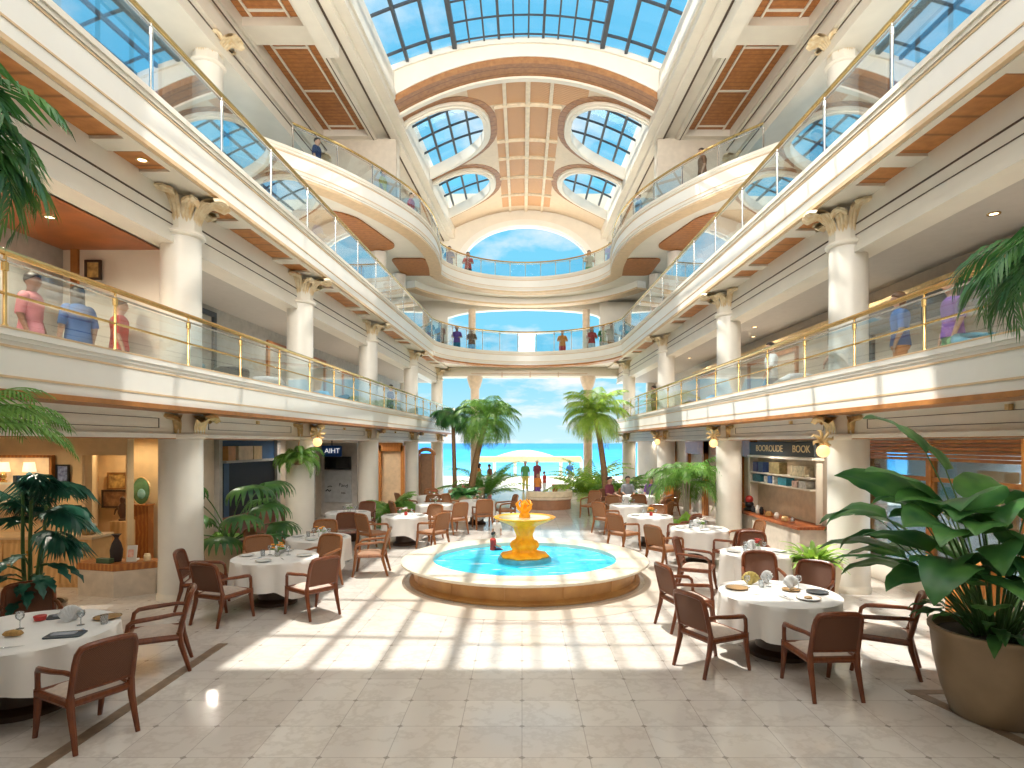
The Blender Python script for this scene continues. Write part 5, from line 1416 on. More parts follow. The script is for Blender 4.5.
for f, c1, c2, hr, lab in ((.05,'brown','navy','short','person in brown at the left end of the topmost rear balcony'),(.13,'blue','jeans','short','person in blue on the left of the topmost rear balcony'),(.235,'red','black','long','person in red on the topmost rear balcony before the sky'),
    (.80,'beige','green','long','person in beige on the right of the topmost rear balcony'),(.93,'pink','grey','short','person in pink at the right end of the topmost rear balcony')):
    p = onarc(B3, f, .7); person((p.x, p.y, 10.7), W, lab, 'lean', CB[c1], CB[c2], hr)
for s, x, y, c1, c2, lab in ((-1,-6.6,19.6,'navy','black','person in navy at the near end of the left topmost balcony'),(-1,-5.0,21.9,'yellow','green','person in yellow green on the left topmost balcony'),(-1,-4.35,23.9,'red','navy','person in red on the left topmost balcony'),
    (1,6.0,20.3,'brown','black','person in brown at the near end of the right topmost balcony'),(1,4.6,24.0,'grey','brown','person in grey on the right topmost balcony')):
    person((x, y, 10.7), 0 if s < 0 else pi, lab, 'stand', CB[c1], CB[c2])
# ground floor, far end
person((.18,33.2,0), W, 'grey-haired person in dark green and yellow standing before the pergola, left one', 'stand', CB['green'], CB['yellow'], 'short', HAIRW, None, 1.62)
person((.83,33.4,0), W-.3, 'grey-haired person in maroon standing before the pergola, right one', 'walk', CB['maroon'], CB['maroon'], 'short', HAIRW, None, 1.64)
person((-2.3,32.7,0), .2, 'person in orange top beside the foot of the left tall palm', 'walk', CB['orange'], CB['navy'], 'long', HAIRD, None, 1.5)
person((-1.75,33.0,0), 2.6, 'person in brown and red near the foot of the left tall palm', 'stand', CB['brown'], CB['red'], 'short', HAIRD, None, 1.45)
person((1.15,31.2,0), 2.8, 'small person in red left of the terracotta bench', 'stand', CB['red'], CB['white'], 'short', HAIRB, None, 1.15)
person((.72,28.0,0), W, 'child in orange top and purple trousers beyond the curved bench', 'stand', CB['orange'], CB['purple'], 'short', HAIRB, None, 1.2)
person((2.9,37.0,.0), 2.0, 'person in dark blue out on the terrace right of the pergola', 'walk', CB['blue'], CB['grey'], 'short', HAIRD, None, 1.5)
# bathers
person((-.62,13.05,.055), .3, 'dark-haired child in red top sitting in the fountain water', 'sit', CB['red'], CB['navy'], 'short', HAIRD, None, .80)
person((-.62,15.1,0), W, 'toddler in white standing on the floor beyond the fountain', 'stand', CB['white'], CB['white'], 'short', HAIRB, None, .76)
# diners at the far right table, each on a chair
for ang, c1, c2, hr, lab in ((140,'maroon','black','short','diner in maroon at the far right table, leftmost of four'),(99,'grey','navy','short','diner in grey at the far right table, second from left'),
    (58,'purple','white','long','diner in purple and white at the far right table'),(17,'orange','brown','long','diner in orange at the far right table, rightmost of four')):
    a = RAD(ang); f = a+pi; cx = 4.1+1.14*cos(a); cy = 21.4+1.14*sin(a)
    chair(cx, cy, 4.1, 21.4, 'armchair under the %s' % lab.replace('at the far right table, ','').replace('at the far right table','at the far table'), chB)
    person((cx+.08*cos(a), cy+.08*sin(a), .0), f, lab, 'sit', CB[c1], CB[c2], hr)
# gallery seats on the middle level behind the glass
def lounge(x, y, z, rz, m, label):
    t = thing('lounge_chair', label, 'chair', (x, y, z), rz, 'lounge chairs on the galleries')
    mb = MB(); mb.box(0,0,.30,.62,.60,.20); mb.build('seat', m, t, bevel=.05)
    mb = MB(); mb.tube([(-.30,.1,.55),(-.33,-.15,.62),(-.25,-.33,.70),(0,-.38,.72),(.25,-.33,.70),(.33,-.15,.62),(.30,.1,.55)], .085, 10); mb.tube([(-.30,.1,.42),(-.33,-.15,.44),(-.25,-.33,.46),(0,-.38,.46),(.25,-.33,.46),(.33,-.15,.44),(.30,.1,.42)], .085, 10); mb.build('backrest', m, t)
    for a in (-1,1):
        for b in (-1,1): mb = MB(); mb.tube([(a*.26,b*.24,0),(a*.24,b*.22,.21)], [.016,.02], 8); mb.build('leg', CHWOOD, t)
for s, Y, d, m, lab in ((-1,11.3,6.9,'teal','teal lounge chair behind the nearest left column on the middle gallery'),(-1,12.2,6.5,'black','dark lounge chair on the left middle gallery past the first column'),(-1,13.0,6.7,'navy','navy lounge chair on the left middle gallery before the second column'),
    (-1,14.0,6.5,'white','white rounded lounge chair left middle gallery before the second column'),(-1,17.1,6.6,'sky','sky blue lounge chair on the left middle gallery past the second column'),(-1,18.6,6.6,'black','dark lounge chair on the left middle gallery before the third column'),
    (1,11.4,6.8,'sky','pale blue lounge chair before the nearest right column on the middle gallery'),(1,7.9,6.5,'teal','teal lounge chair at the near end of the right middle gallery'),(1,13.4,6.4,'white','white lounge chair on the right middle gallery'),(1,18.4,6.5,'sky','sky blue lounge chair on the right middle gallery before the third column'),(1,21.2,6.5,'brown','brown lounge chair on the right middle gallery')):
    p = on(s,d,Y,3.3); lounge(p[0], p[1], p[2], random.random()*6, CB[m], lab)
# ------------------------------------------------------------------ shops on the left
def framed(name, label, cat, P, w, h, axis, fm, pic, mat_w=.0, fw=.04):
    """picture whose centre is P; axis 'y' faces the viewer, 'x+' faces right, 'x-' faces left"""
    t = thing(name, label, cat, P, {'y':0,'x+':pi/2,'x-':-pi/2}[axis])
    mb = MB()
    mb.box(0,0,h/2-fw/2,w,.035,fw); mb.box(0,0,-h/2+fw/2,w,.035,fw); mb.box(-w/2+fw/2,0,0,fw,.035,h-2*fw); mb.box(w/2-fw/2,0,0,fw,.035,h-2*fw)
    mb.build('frame', fm, t, smooth=False)
    mb = MB(); mb.box(0,.004,0,w-2*fw+.01,.012,h-2*fw+.01); mb.build('picture', pic, t, smooth=False)
    return t
PIC1 = mat('picture_gold', (.75,.50,.16), .5, scale=9, col2=(.18,.08,.03))
PIC2 = mat('picture_blue', (.28,.36,.62), .5, scale=16, col2=(.04,.05,.16))
PIC3 = mat('picture_brown', (.42,.22,.10), .5, scale=7, col2=(.10,.04,.02))
YB = 13.55
framed('framed_picture', 'gold-framed glowing landscape picture on the amber shop wall', 'picture', (-8.98,YB-.02,1.76), .44, .38, 'y', mat('gilt_brown', (.28,.13,.04), .4), PIC1)
framed('framed_picture', 'dark brown framed picture below the gold-framed one in the amber shop', 'picture', (-9.02,YB-.02,1.36), .60, .40, 'y', DARKWOOD, PIC3)
framed('framed_picture', 'small black-framed blue picture beside the shop mirror shelf', 'picture', (-8.93,11.86,1.95), .26, .46, 'y', BLACK, PIC2, fw=.03)
framed('framed_picture', 'small dark-framed picture on the cream cross wall of the left middle gallery', 'picture', (at(98,272,10.5).x, 10.38, at(98,272,10.5).z), .28, .34, 'y', DARKWOOD, PIC1)
t = thing('decorative_plate', 'round green and blue glazed plate leaning on a stand in the amber shop', 'ornament', (-8.33,13.35,1.25))
mb = MB(); mb.ell((0,0,.30), .20, .03, .30, 28, 14); mb.build('dish', mat('green_glaze', (.16,.36,.18), .25, scale=5, col2=(.05,.14,.08)), t)
mb = MB(); mb.ell((.02,-.035,.24), .09, .012, .11, 20, 10); mb.build('painted_centre', mat('blue_glaze', (.35,.62,.72), .25, scale=9, col2=(.12,.40,.30)), t)
mb = MB(); 
for k in range(32):
    a = 2*pi*k/32; b = 2*pi*(k+1)/32; mb.tube([(.20*cos(a),-.01,.30+.30*sin(a)),(.20*cos(b),-.01,.30+.30*sin(b))], .014, 5, cap=False)
mb.build('rim', GILT, t)
mb = MB(); mb.box(0,.06,-.62,.34,.2,1.22); mb.box(0,.04,.0,.4,.26,.03); mb.build('stand', COUNTERW, t, smooth=False)
# mirror shelf on the wall facing viewer
t = thing('wall_shelf', 'lit wall niche shelf with a brown frame at the left edge', 'shelf', (-9.85,11.84,0))
mb = MB(); mb.box(0,0,2.34,1.5,.10,.05); mb.box(.73,0,1.9,.05,.10,.9); mb.box(-.73,0,1.9,.05,.10,.9); mb.build('frame', COUNTERW, t, smooth=False)
mb = MB(); mb.box(0,.02,1.9,1.42,.03,.86); mb.build('back_panel', mat('niche_glow', (.85,.62,.36), .6, emit=.25), t, smooth=False)
mb = MB(); mb.box(0,-.13,1.83,1.46,.26,.035); mb.build('shelf', CREAM, t, smooth=False)
mb = MB(); mb.box(0,-.13,1.48,1.46,.26,.035); mb.build('shelf', CREAM, t, smooth=False)
def lamp(x, y, z, lab, bm):
    t = thing('table_lamp', lab, 'lamp', (x, y, z), 0, 'lamps on the shop shelf')
    mb = MB(); mb.lathe([(.06,0),(.07,.02),(.03,.05),(.055,.10),(.05,.16),(.015,.2),(.012,.24)], 16); mb.build('base', bm, t)
    mb = MB(); mb.lathe([(.11,.2),(.085,.38)], 20, cap=False); mb.build('shade', mat('lamp_shade', (.95,.80,.55), .7, emit=.9), t)
lamp(-10.25,11.7,1.85,'shaded table lamp at the far left of the shop shelf',GOLD); lamp(-9.95,11.7,1.85,'second shaded table lamp on the shop shelf',GOLD)
lamp(-9.45,11.7,1.85,'table lamp with a blue base on the shop shelf',mat('blue_base', (.10,.36,.55), .3))
for k, (x, c) in enumerate(((-10.12,BLACK),(-10.05,REDM),(-9.70,DKPLATE),(-9.62,NAVY))):
    mb = MB(); mb.box(0,0,.065,.05,.10,.13); o = mb.build('boxed_gift', c, bevel=.004); place(o, (x,11.7,1.85)); tag(o, ['black','red','slate grey','navy'][k]+' small box standing on the upper shop shelf', 'box')
for k, (x, c) in enumerate(((-10.2,PAPER),(-10.0,PAPER),(-9.55,PLATE),(-9.38,PLATE))):
    mb = MB(); mb.lathe([(.05,0),(.06,.02),(.055,.08),(.03,.12),(.035,.13)], 14); o = mb.build('white_vase', c); place(o, (x,11.7,1.498)); tag(o, 'white porcelain vase on the lower shop shelf, %s from left' % ['first','second','third','fourth'][k], 'vase', 'white vases in the shop')
# low cabinet along the wall and long counter
def cabinet(name, label, cat, x0, x1, y0, y1, h, body, top, nd):
    t = thing(name, label, cat, ((x0+x1)/2, (y0+y1)/2, 0)); w = x1-x0; d = y1-y0
    mb = MB(); mb.box(0,0,(h-.06)/2,w-.06,d-.06,h-.06); mb.build('body', body, t, smooth=False)
    mb = MB(); mb.box(0,0,h-.03,w,d,.06); mb.build('worktop', top, t, bevel=.012)
    for i in range(nd):
        mb = MB(); mb.box(-w/2+.06+(w-.12)*(i+.5)/nd, -d/2+.025, (h-.1)/2+.02, (w-.12)/nd-.03, .03, h-.2); o = mb.build('door', body, t, bevel=.006)
        mb = MB(); mb.box(-w/2+.06+(w-.12)*(i+.85)/nd, -d/2, (h-.1)*.75, .015, .03, .10); mb.build('handle', GOLD, o, smooth=False)
    return t
AMBC = mat('amber_cabinet', (.72,.46,.21), .5, kind='wood', scale=3, col2=(.58,.34,.14))
cabinet('shop_cabinet', 'long amber wood cabinet behind the low shop counter', 'cabinet', -9.9, -7.72, 10.95, 11.55, .92, AMBC, mat('counter_top_pale', (.72,.52,.32), .3), 4)
t = thing('shop_counter', 'low cream shop counter with cut corner and orange wood top beside the column', 'counter', (0,0,0))
poly = [(-7.62,10.42),(-6.85,10.22),(-6.32,10.55),(-6.32,10.8),(-7.62,10.8)]
def inset(P, k): c = (sum(p[0] for p in P)/len(P), sum(p[1] for p in P)/len(P)); return [(c[0]+(x-c[0])*k, c[1]+(y-c[1])*k) for x, y in P]
mb = MB(); mb.prism(inset(poly,.96), 0, .44); mb.build('body', mat('counter_cream', (.66,.56,.45), .5), t, smooth=False)
mb = MB(); mb.prism(poly, .44, .56); mb.build('worktop', COUNTERW, t, bevel=.01)
cz = .562
mb = MB(); mb.lathe([(.075,0),(.09,.05),(.10,.2),(.07,.32),(.035,.38),(.03,.41),(.055,.45),(.08,.47),(.02,.475)], 18); o = mb.build('dress_form', mat('black_cloth', (.035,.02,.018), .7)); place(o, (-6.98,10.50,cz)); tag(o, 'black dress form figure on the low shop counter', 'figurine')
mb = MB(); mb.box(0,0,.14,.16,.02,.28,0,('X',-.18)); mb.box(0,.05,.03,.14,.12,.03); o = mb.build('price_card', PAPER, bevel=.003)
place(o, (-6.70,10.48,cz), .1); tag(o, 'white framed photo card standing on the low shop counter', 'card')
mb = MB(); mb.box(0,-.038,.15,.09,.006,.13,0,('X',-.18)); mb.build('print', mat('card_print', (.75,.30,.22), .6, scale=18, col2=(.80,.60,.50)), o)
mb = MB(); mb.lathe([(.05,0),(.055,.01),(.055,.09),(.045,.1),(.045,.12),(.002,.125)], 16); o = mb.build('candle_jar', mat('jar_wax', (.78,.62,.38), .4)); place(o, (-6.50,10.58,cz)); tag(o, 'small wax jar at the right end of the low shop counter', 'jar')
mb = MB(); mb.box(0,0,.04,.28,.10,.08); o = mb.build('green_box', mat('dark_green_box', (.05,.10,.05), .5), bevel=.006); place(o, (-7.08,10.36,cz), -.25); tag(o, 'flat dark green box in front of the black dress form', 'box')
mb = MB(); mb.lathe([(.1,0),(.11,.02),(.13,.14),(.125,.14),(.10,.03)], 18, cap=True); o = mb.build('wicker_basket', mat('wicker', (.42,.26,.11), .7, kind='weave', scale=180)); place(o, (-7.95,11.2,.922)); tag(o, 'small wicker basket on the amber cabinet end', 'basket')
mb = MB(); mb.ell((0,0,.17), .12, .12, .05, 14, 8); mb.build('white_cloth', PAPER, o)
mb = MB(); mb.lathe([(.07,0),(.08,.02),(.05,.05),(.09,.16),(.08,.3),(.04,.36),(.055,.42),(.045,.47),(.005,.5)], 14)
mb.tube([(.06,0,.28),(.16,.0,.36),(.13,0,.46)], [.03,.025,.015], 8); mb.tube([(-.05,0,.28),(-.14,0,.22),(-.17,0,.12)], [.03,.022,.012], 8)
o = mb.build('bronze_figurine', mat('bronze_dark', (.12,.05,.025), .35, .3)); place(o, (-8.25,12.6,1.0)); tag(o, 'dark bronze figurine on a plinth in front of the shop pictures', 'figurine')
mb = MB(); mb.box(0,0,.5,.34,.3,1.0); o = mb.build('display_plinth', AMBC, bevel=.01); place(o, (-8.25,12.6,0)); tag(o, 'amber wooden display plinth inside the lit shop', 'plinth')
mb = MB(); mb.box(0,0,.3,.5,.45,.6); o = mb.build('display_plinth', COUNTERW, bevel=.01); place(o, (-8.75,13.32,0)); tag(o, 'low brown display block below the shop pictures', 'plinth')
# side-wall shop fronts on the left: built on the wall plane
def WX(s, Y, off=0): return SX(s, 8.2 if s < 0 else RW, Y)+(off if s < 0 else -off)
def panel(mb, s, Ya, Yb, z0, z1, o0, o1):
    P = [(WX(s,Ya,o0),Ya),(WX(s,Ya,o1),Ya),(WX(s,Yb,o1),Yb),(WX(s,Yb,o0),Yb)]
    if s > 0: P = P[::-1]
    P = P if s < 0 else P
    mb.hexa([(x,y,z0) for x,y in P]+[(x,y,z1) for x,y in P])
t = thing('dark_shopfront', 'dark unlit shopfront with navy panels behind the beige planter', 'shopfront', (0,0,0))
mb = MB(); panel(mb,-1,14.9,17.9,.75,2.10,.09,.12); mb.build('painted_recess', mat('painted_recess', (.01,.01,.013), .4, spec=.15), t, smooth=False)  # near-black sheet paints the shade of a recessed shop opening
mb = MB(); panel(mb,-1,14.9,17.9,.05,.75,.09,.13); mb.build('lower_panel', mat('brown_panel', (.22,.07,.025), .45, kind='wood', scale=3, col2=(.15,.045,.018)), t, smooth=False)
mb = MB(); panel(mb,-1,14.9,17.9,2.16,2.66,.09,.11); mb.build('upper_panel', NAVY, t, smooth=False)
mb = MB(); panel(mb,-1,14.75,14.9,0,2.68,.08,.2); panel(mb,-1,17.9,18.1,0,2.68,.08,.2); panel(mb,-1,14.9,17.9,2.10,2.16,.08,.3); mb.build('frame', mat('grey_frame', (.42,.40,.38), .5), t, smooth=False)
mb = MB(); panel(mb,-1,15.1,15.35,.75,2.1,.12,.125); mb.build('blue_strip', NAVY, t, smooth=False)
for k, (a, b, m, lab) in enumerate(((15.0,15.35,mat('box_orange', (.62,.30,.10), .5),'orange lamp box on the ledge over the dark shopfront'),(15.5,16.25,mat('box_beige', (.72,.60,.44), .6),'beige storage box on the ledge over the dark shopfront, wider one'),(16.3,16.75,mat('box_sand', (.74,.58,.34), .6, scale=9),'sand coloured box on the ledge over the dark shopfront, narrower one'))):
    mb = MB(); panel(mb,-1,a,b,2.162,2.52,.13,.29); o = mb.build('storage_box', m, smooth=False); tag(o, lab, 'box')
# blue sign with white letters, dark screen and grey poster panel beyond the second column
yS = 21.2
t = thing('shop_sign', 'blue shop sign with white capital letters AIHT', 'sign', (at(332,451,yS).x, yS, at(332,451,yS).z))
mb = MB(); mb.prism([(x, y) for x, y in rrect(-.34,.34,-.19,.19,.05,.05,4)], -.04, .04)
o = mb.build('board', BLUEP, t, bevel=.008); o.rotation_euler = (pi/2,0,0)
text('AIHT', .235, SIGNW, t, (0.02,-.05,0), (pi/2,0,0))
mb = MB(); mb.box(0,.0,.3,.03,.03,.25); mb.build('bracket', STEEL, t, smooth=False)
yS = 21.6
p = at(338,463,yS)
t = thing('display_screen', 'black display screen under the blue sign', 'screen', (p.x, yS, p.z)); mb = MB(); mb.box(0,0,0,.94,.08,.46); mb.build('housing', BLACK, t, bevel=.01)
mb = MB(); mb.box(0,-.042,0,.86,.004,.38); mb.build('glass', mat('screen_black', (.008,.008,.01), .1), t, smooth=False)
p = at(338,486.5,yS)
t = thing('poster_panel', 'grey poster panel with small dark script marks under the black screen', 'poster', (p.x, yS, p.z)); mb = MB(); mb.box(0,0,0,.94,.06,1.12); mb.build('board', GREYPAN, t, bevel=.006)
text('Fand', .17, BLACK, t, (.20,-.034,.04), (pi/2,.15,0)); text('ssa', .13, DARKLINE, t, (.2,-.034,-.22), (pi/2,.1,0))
mb = MB(); mb.tube([(-.42,-.034,-.16),(-.36,-.034,-.10),(-.30,-.034,-.17),(-.24,-.034,-.12)], .02, 6); mb.tube([(-.36,-.034,-.02),(-.28,-.034,.02),(-.20,-.034,0)], .012, 6); mb.build('ink_mark', BLACK, t)
mb = MB(); mb.box(p.x, yS+.12, 1.3, 1.3, .1, 2.6); st(mb, mat('grey_pier', (.52,.49,.46), .6), 'wall_left')
mb = MB(); panel(mb,-1,19.2,20.4,0,2.68,.02,.35); st(mb, mat('grey_pier', (.52,.49,.46), .6), 'wall_left', smooth=False)
# orange doorway and wooden arch further on
t = thing('door_frame', 'bright orange wooden doorway between the third and fourth left columns', 'doorway', (0,0,0))
p0 = at(379,500,25); mb = MB(); mb.box(p0.x, 25, 1.25, .2, .2, 2.5); mb.build('jamb', ORANGEW, t, smooth=False)
p1 = at(404,500,25.2); mb = MB(); mb.box(p1.x, 25, 1.25, .16, .2, 2.5); mb.build('jamb', ORANGEW, t, smooth=False)
mb = MB(); mb.box((p0.x+p1.x)/2, 25, 2.44, p1.x-p0.x, .2, .36); mb.build('lintel', ORANGEW, t, smooth=False)
mb = MB(); mb.box((p0.x+p1.x)/2, 25.12, 1.2, p1.x-p0.x, .05, 2.4); mb.build('door_panel', mat('door_amber', (.80,.60,.38), .5), t, smooth=False)
t = thing('wooden_arch', 'small carved wooden arch before the farthest left column', 'doorway', (at(426,470,29.5).x, 29.5, 0))
mb = MB(); mb.box(-.36,0,1.0,.14,.2,2.0); mb.build('jamb', COUNTERW, t); mb = MB(); mb.box(.36,0,1.0,.14,.2,2.0); mb.build('jamb', COUNTERW, t)
mb = MB(); mb.tube([(.40*cos(pi*k/10),0,2.0+.3*sin(pi*k/10)) for k in range(11)], .09, 8); mb.build('arch', COUNTERW, t)
mb = MB(); mb.box(0,.08,1.05,.6,.04,2.1); mb.build('door_panel', mat('arch_dark', (.30,.16,.08), .6, scale=9), t, smooth=False)
# ------------------------------------------------------------------ shops on the right
t = thing('wood_shop_window', 'wood-framed shop window with a louvred header behind the big potted plant', 'shop window', (0,0,0))
mb = MB()
for q in range(6): panel(mb,1,8.2,12.35,2.30+.06*q,2.345+.06*q,-.06,.10+.01*(q % 2))
mb.build('louvred_header', COUNTERW, t, smooth=False)
for a, b in ((12.15,12.35),(8.2,8.4)): mb = MB(); panel(mb,1,a,b,0,2.66,-.08,.14); mb.build('post', ORANGEW, t, smooth=False)
mb = MB(); panel(mb,1,10.3,10.42,.42,2.3,-.04,.08); panel(mb,1,8.4,12.15,1.95,2.02,-.03,.06); mb.build('mullion', ORANGEW, t, smooth=False)
mb = MB(); panel(mb,1,8.4,12.15,.42,2.3,0,.015); mb.build('pane', SHOPGLASS, t, smooth=False)
mb = MB(); panel(mb,1,8.2,12.35,0,.42,-.08,.18); mb.build('plinth', CREAM, t, smooth=False)
for k, (y, z, w, h, m, lab) in enumerate(((11.6,1.5,.6,1.3,(.30,.62,.85),'pale blue garment panel hanging inside the wood-framed window, first'),(10.9,1.5,.7,1.3,(.42,.70,.85),'light blue garment panel inside the wood-framed window, second'),(9.7,1.35,.9,1.0,(.80,.42,.14),'orange fabric panel inside the wood-framed window'),(8.9,1.3,.5,1.0,(.72,.55,.36),'tan fabric panel inside the wood-framed window'))):
    mb = MB(); rows = [[(.03*sin(k2*1.9), -w/2+w*k2/14, -h/2+h*j) for k2 in range(15)] for j in (0,.5,1)]; mb.grid(rows)
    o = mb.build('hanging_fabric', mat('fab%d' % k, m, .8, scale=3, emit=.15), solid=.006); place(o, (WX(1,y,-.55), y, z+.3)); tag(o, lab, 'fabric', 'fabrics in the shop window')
mb = MB(); mb.box(0,0,.45,.5,.5,.9); o = mb.build('wooden_crate', ORANGEW, bevel=.01); place(o, (WX(1,9.0,.55),8.7,0)); tag(o, 'orange wooden box on the floor behind the bronze pot', 'crate')
t = thing('name_plate', 'small dark name plate with pale lettering on the pier beside the near right column', 'sign', (at(871,469,12.6).x, 12.5, at(871,469,12.6).z))
mb = MB(); mb.box(0,0,.0,.26,.03,.16); mb.build('plate', BLACK, t, smooth=False); mb = MB(); mb.box(0,0,.10,.24,.03,.03); mb.build('top_bar', DARKWOOD, t, smooth=False)
text('Pros', .11, PAPER, t, (0,-.017,-.01), (pi/2,0,0))
mb = MB(); mb.box(at(874,469,12.7).x, 12.75, 1.35, .42, .3, 2.7); st(mb, TAUPE, 'wall_right', smooth=False)
# book niche -----------------------------------------------------------------
t = thing('open_bookcase', 'cream open bookcase built on the right wall over a red-topped counter', 'bookcase', (0,0,0))
ya, yb = 13.9, 17.4
mb = MB(); panel(mb,1,ya,yb,.735,2.2,.08,.1); mb.build('back_panel', mat('case_back', (.66,.53,.38), .6), t, smooth=False)
for z in (1.20+.0, 1.53, 1.80)[1:]:
    mb = MB(); panel(mb,1,ya,yb,z-.035,z,.09,.34); mb.build('shelf', CREAM, t, smooth=False)
mb = MB(); panel(mb,1,ya-.05,ya,.735,2.2,.08,.22); mb.build('side_panel', CREAM, t, smooth=False)
mb = MB(); panel(mb,1,yb,yb+.12,.735,2.2,.08,.34); mb.build('side_panel', CREAM, t, smooth=False)
mb = MB(); panel(mb,1,ya-.12,yb+.12,2.2,2.26,.08,.36); mb.build('top_panel', CREAM, t, smooth=False)
mb = MB(); panel(mb,1,18.5,18.62,0,2.68,.0,.4); panel(mb,1,17.52,18.5,2.2,2.68,.0,.3); mb.build('pilaster', COUNTERW, t, smooth=False)
SCOL = dict(purple=(.07,.05,.20), navy=(.03,.06,.18), grid=(.36,.28,.12), cream=(.78,.66,.45), teal=(.02,.14,.18), blue=(.05,.16,.42), white=(.75,.72,.66), cyan=(.04,.30,.42), pink=(.70,.50,.42), grey=(.36,.33,.28))
def stock(y, dy, z, h, c, lab, nm='book', cat='book', off=.12, d=.2):
    mb = MB(); panel(mb,1,y,y+dy,z,z+h,off,off+d); o = mb.build(nm, mat('stock_'+c, SCOL[c], .5, scale=12, var=.3), smooth=False); tag(o, lab, cat)
stock(16.95,.28,1.802,.27,'purple','purple book at the far end of the upper bookcase shelf'); stock(16.55,.34,1.802,.28,'navy','navy book second on the upper bookcase shelf')
stock(15.55,.62,1.802,.30,'grid','square patterned frame in the middle of the upper bookcase shelf','patterned_frame','frame'); stock(14.2,.75,1.802,.25,'cream','cream box at the near end of the upper bookcase shelf','cream_box','box')
stock(16.75,.5,1.532,.20,'teal','dark teal box at the far end of the lower bookcase shelf','teal_box','box'); stock(16.3,.18,1.532,.19,'white','white book in the lower bookcase shelf middle'); stock(16.05,.2,1.532,.20,'blue','blue book beside the white one, lower bookcase shelf')
stock(15.85,.1,1.532,.21,'white','thin pale book right of the blue one, lower bookcase shelf'); stock(15.15,.48,1.532,.19,'cyan','cyan picture book on the lower bookcase shelf'); stock(14.6,.25,1.532,.15,'pink','pinkish small box on the lower bookcase shelf','pink_box','box'); stock(14.15,.35,1.532,.17,'white','white small box at the near end of the lower bookcase shelf','white_box','box')
t = thing('shop_counter', 'curved shop counter with a red wood top below the bookcase', 'counter', (0,0,0))
mb = MB(); panel(mb,1,13.6,17.6,0,.66,.12,.72); mb.build('body', mat('counter_taupe', (.62,.54,.45), .5), t, smooth=False)
mb = MB(); panel(mb,1,13.55,17.65,.66,.73,.1,.8); mb.build('worktop', mat('red_top', (.42,.12,.035), .35, kind='wood', scale=4, col2=(.28,.07,.02)), t, bevel=.01)
t = thing('side_cabinet', 'orange wooden side cabinet at the far end of the red-topped counter', 'cabinet', (0,0,0))
mb = MB(); panel(mb,1,17.75,18.45,0,.8,.3,.95); mb.build('body', ORANGEW, t, smooth=False); mb = MB(); panel(mb,1,17.72,18.48,.8,.85,.28,1.0); mb.build('worktop', COUNTERW, t, smooth=False)
t = thing('shop_sign', 'black shop sign board with worn gold lettering over the bookcase', 'sign', (WX(1,15.6,.30), 15.6, 2.45), -pi/2+.0197)
mb = MB(); mb.box(0,0,0,3.7,.06,.36); mb.build('board', mat('sign_black', (.03,.04,.045), .5), t, smooth=False)
gl = mat('sign_gold', (.66,.50,.26), .5, emit=.15)
text('BOOROUDE', .24, gl, t, (-.55,-.035,0), (pi/2,0,0), sx=1.25); text('BOOK', .24, gl, t, (1.25,-.035,0), (pi/2,0,0), sx=1.3)
mb = MB(); panel(mb,1,18.62,21,2.2,2.68,.02,.25); st(mb, ORANGEW, smooth=False)
t = thing('toy_figure', 'round red and black figure on the red-topped counter', 'figurine', (WX(1,16.9,.55),16.9,.73))
mb = MB(); mb.ell((0,0,.17), .12, .12, .10, 16, 10); mb.lathe([(.14,0),(.16,.04),(.10,.09)], 16); mb.build('body', BLACK, t); mb = MB(); mb.ell((0,-.0,.31), .11, .11, .11, 16, 10); mb.build('head', REDM, t)
for k, (y, h, r, m, lab) in enumerate(((16.5,.16,.05,DKPLATE,'dark jar on the red-topped counter, left of the row'),(16.2,.20,.055,PAPER,'pale jar on the red-topped counter, second'),(15.95,.19,.055,BLACK,'black jar on the red-topped counter, third'),(15.5,.13,.09,BREAD,'brown bowl on the red-topped counter, fourth'),(15.05,.15,.06,PAPER,'white jar on the red-topped counter, fifth'),(14.6,.12,.08,GILT,'gold bowl on the red-topped counter, sixth'),(14.2,.13,.05,SILVER,'silver cup at the near end of the red-topped counter'))):
    mb = MB(); mb.lathe([(r*.8,0),(r,.02),(r,h*.7),(r*.7,h*.85),(r*.75,h),(r*.3,h*1.02),(.002,h*1.1)], 16); o = mb.build('counter_jar', m); place(o, (WX(1,y,.6), y, .732)); tag(o, lab, 'jar')
mb = MB(); panel(mb,1,12.95,13.35,.9,2.3,.0,.03); o = mb.build('blue_panel', mat('bright_blue', (.03,.40,.80), .4, emit=.3), smooth=False); tag(o, 'narrow bright blue panel between the bookcase and the near right column', 'panel')
# pale doors further back on the right
for k, (a, b) in enumerate(((21.8,24.0),(26.0,28.5))):
    t = thing('wooden_doorway', ['red-brown framed pale doorway behind the bushy palm','red-brown framed pale doorway near the far right columns'][k], 'doorway', (0,0,0))
    mb = MB(); panel(mb,1,a,a+.2,0,2.66,.09,.26); mb.build('jamb', COUNTERW, t, smooth=False); mb = MB(); panel(mb,1,b-.2,b,0,2.66,.09,.26); mb.build('jamb', COUNTERW, t, smooth=False)
    mb = MB(); panel(mb,1,a,b,2.2,2.66,.09,.28); mb.build('lintel', COUNTERW, t, smooth=False); mb = MB(); panel(mb,1,a+.2,b-.2,0,2.2,.09,.12); mb.build('door_panel', mat('pale_door', (.66,.60,.54), .5), t, smooth=False)
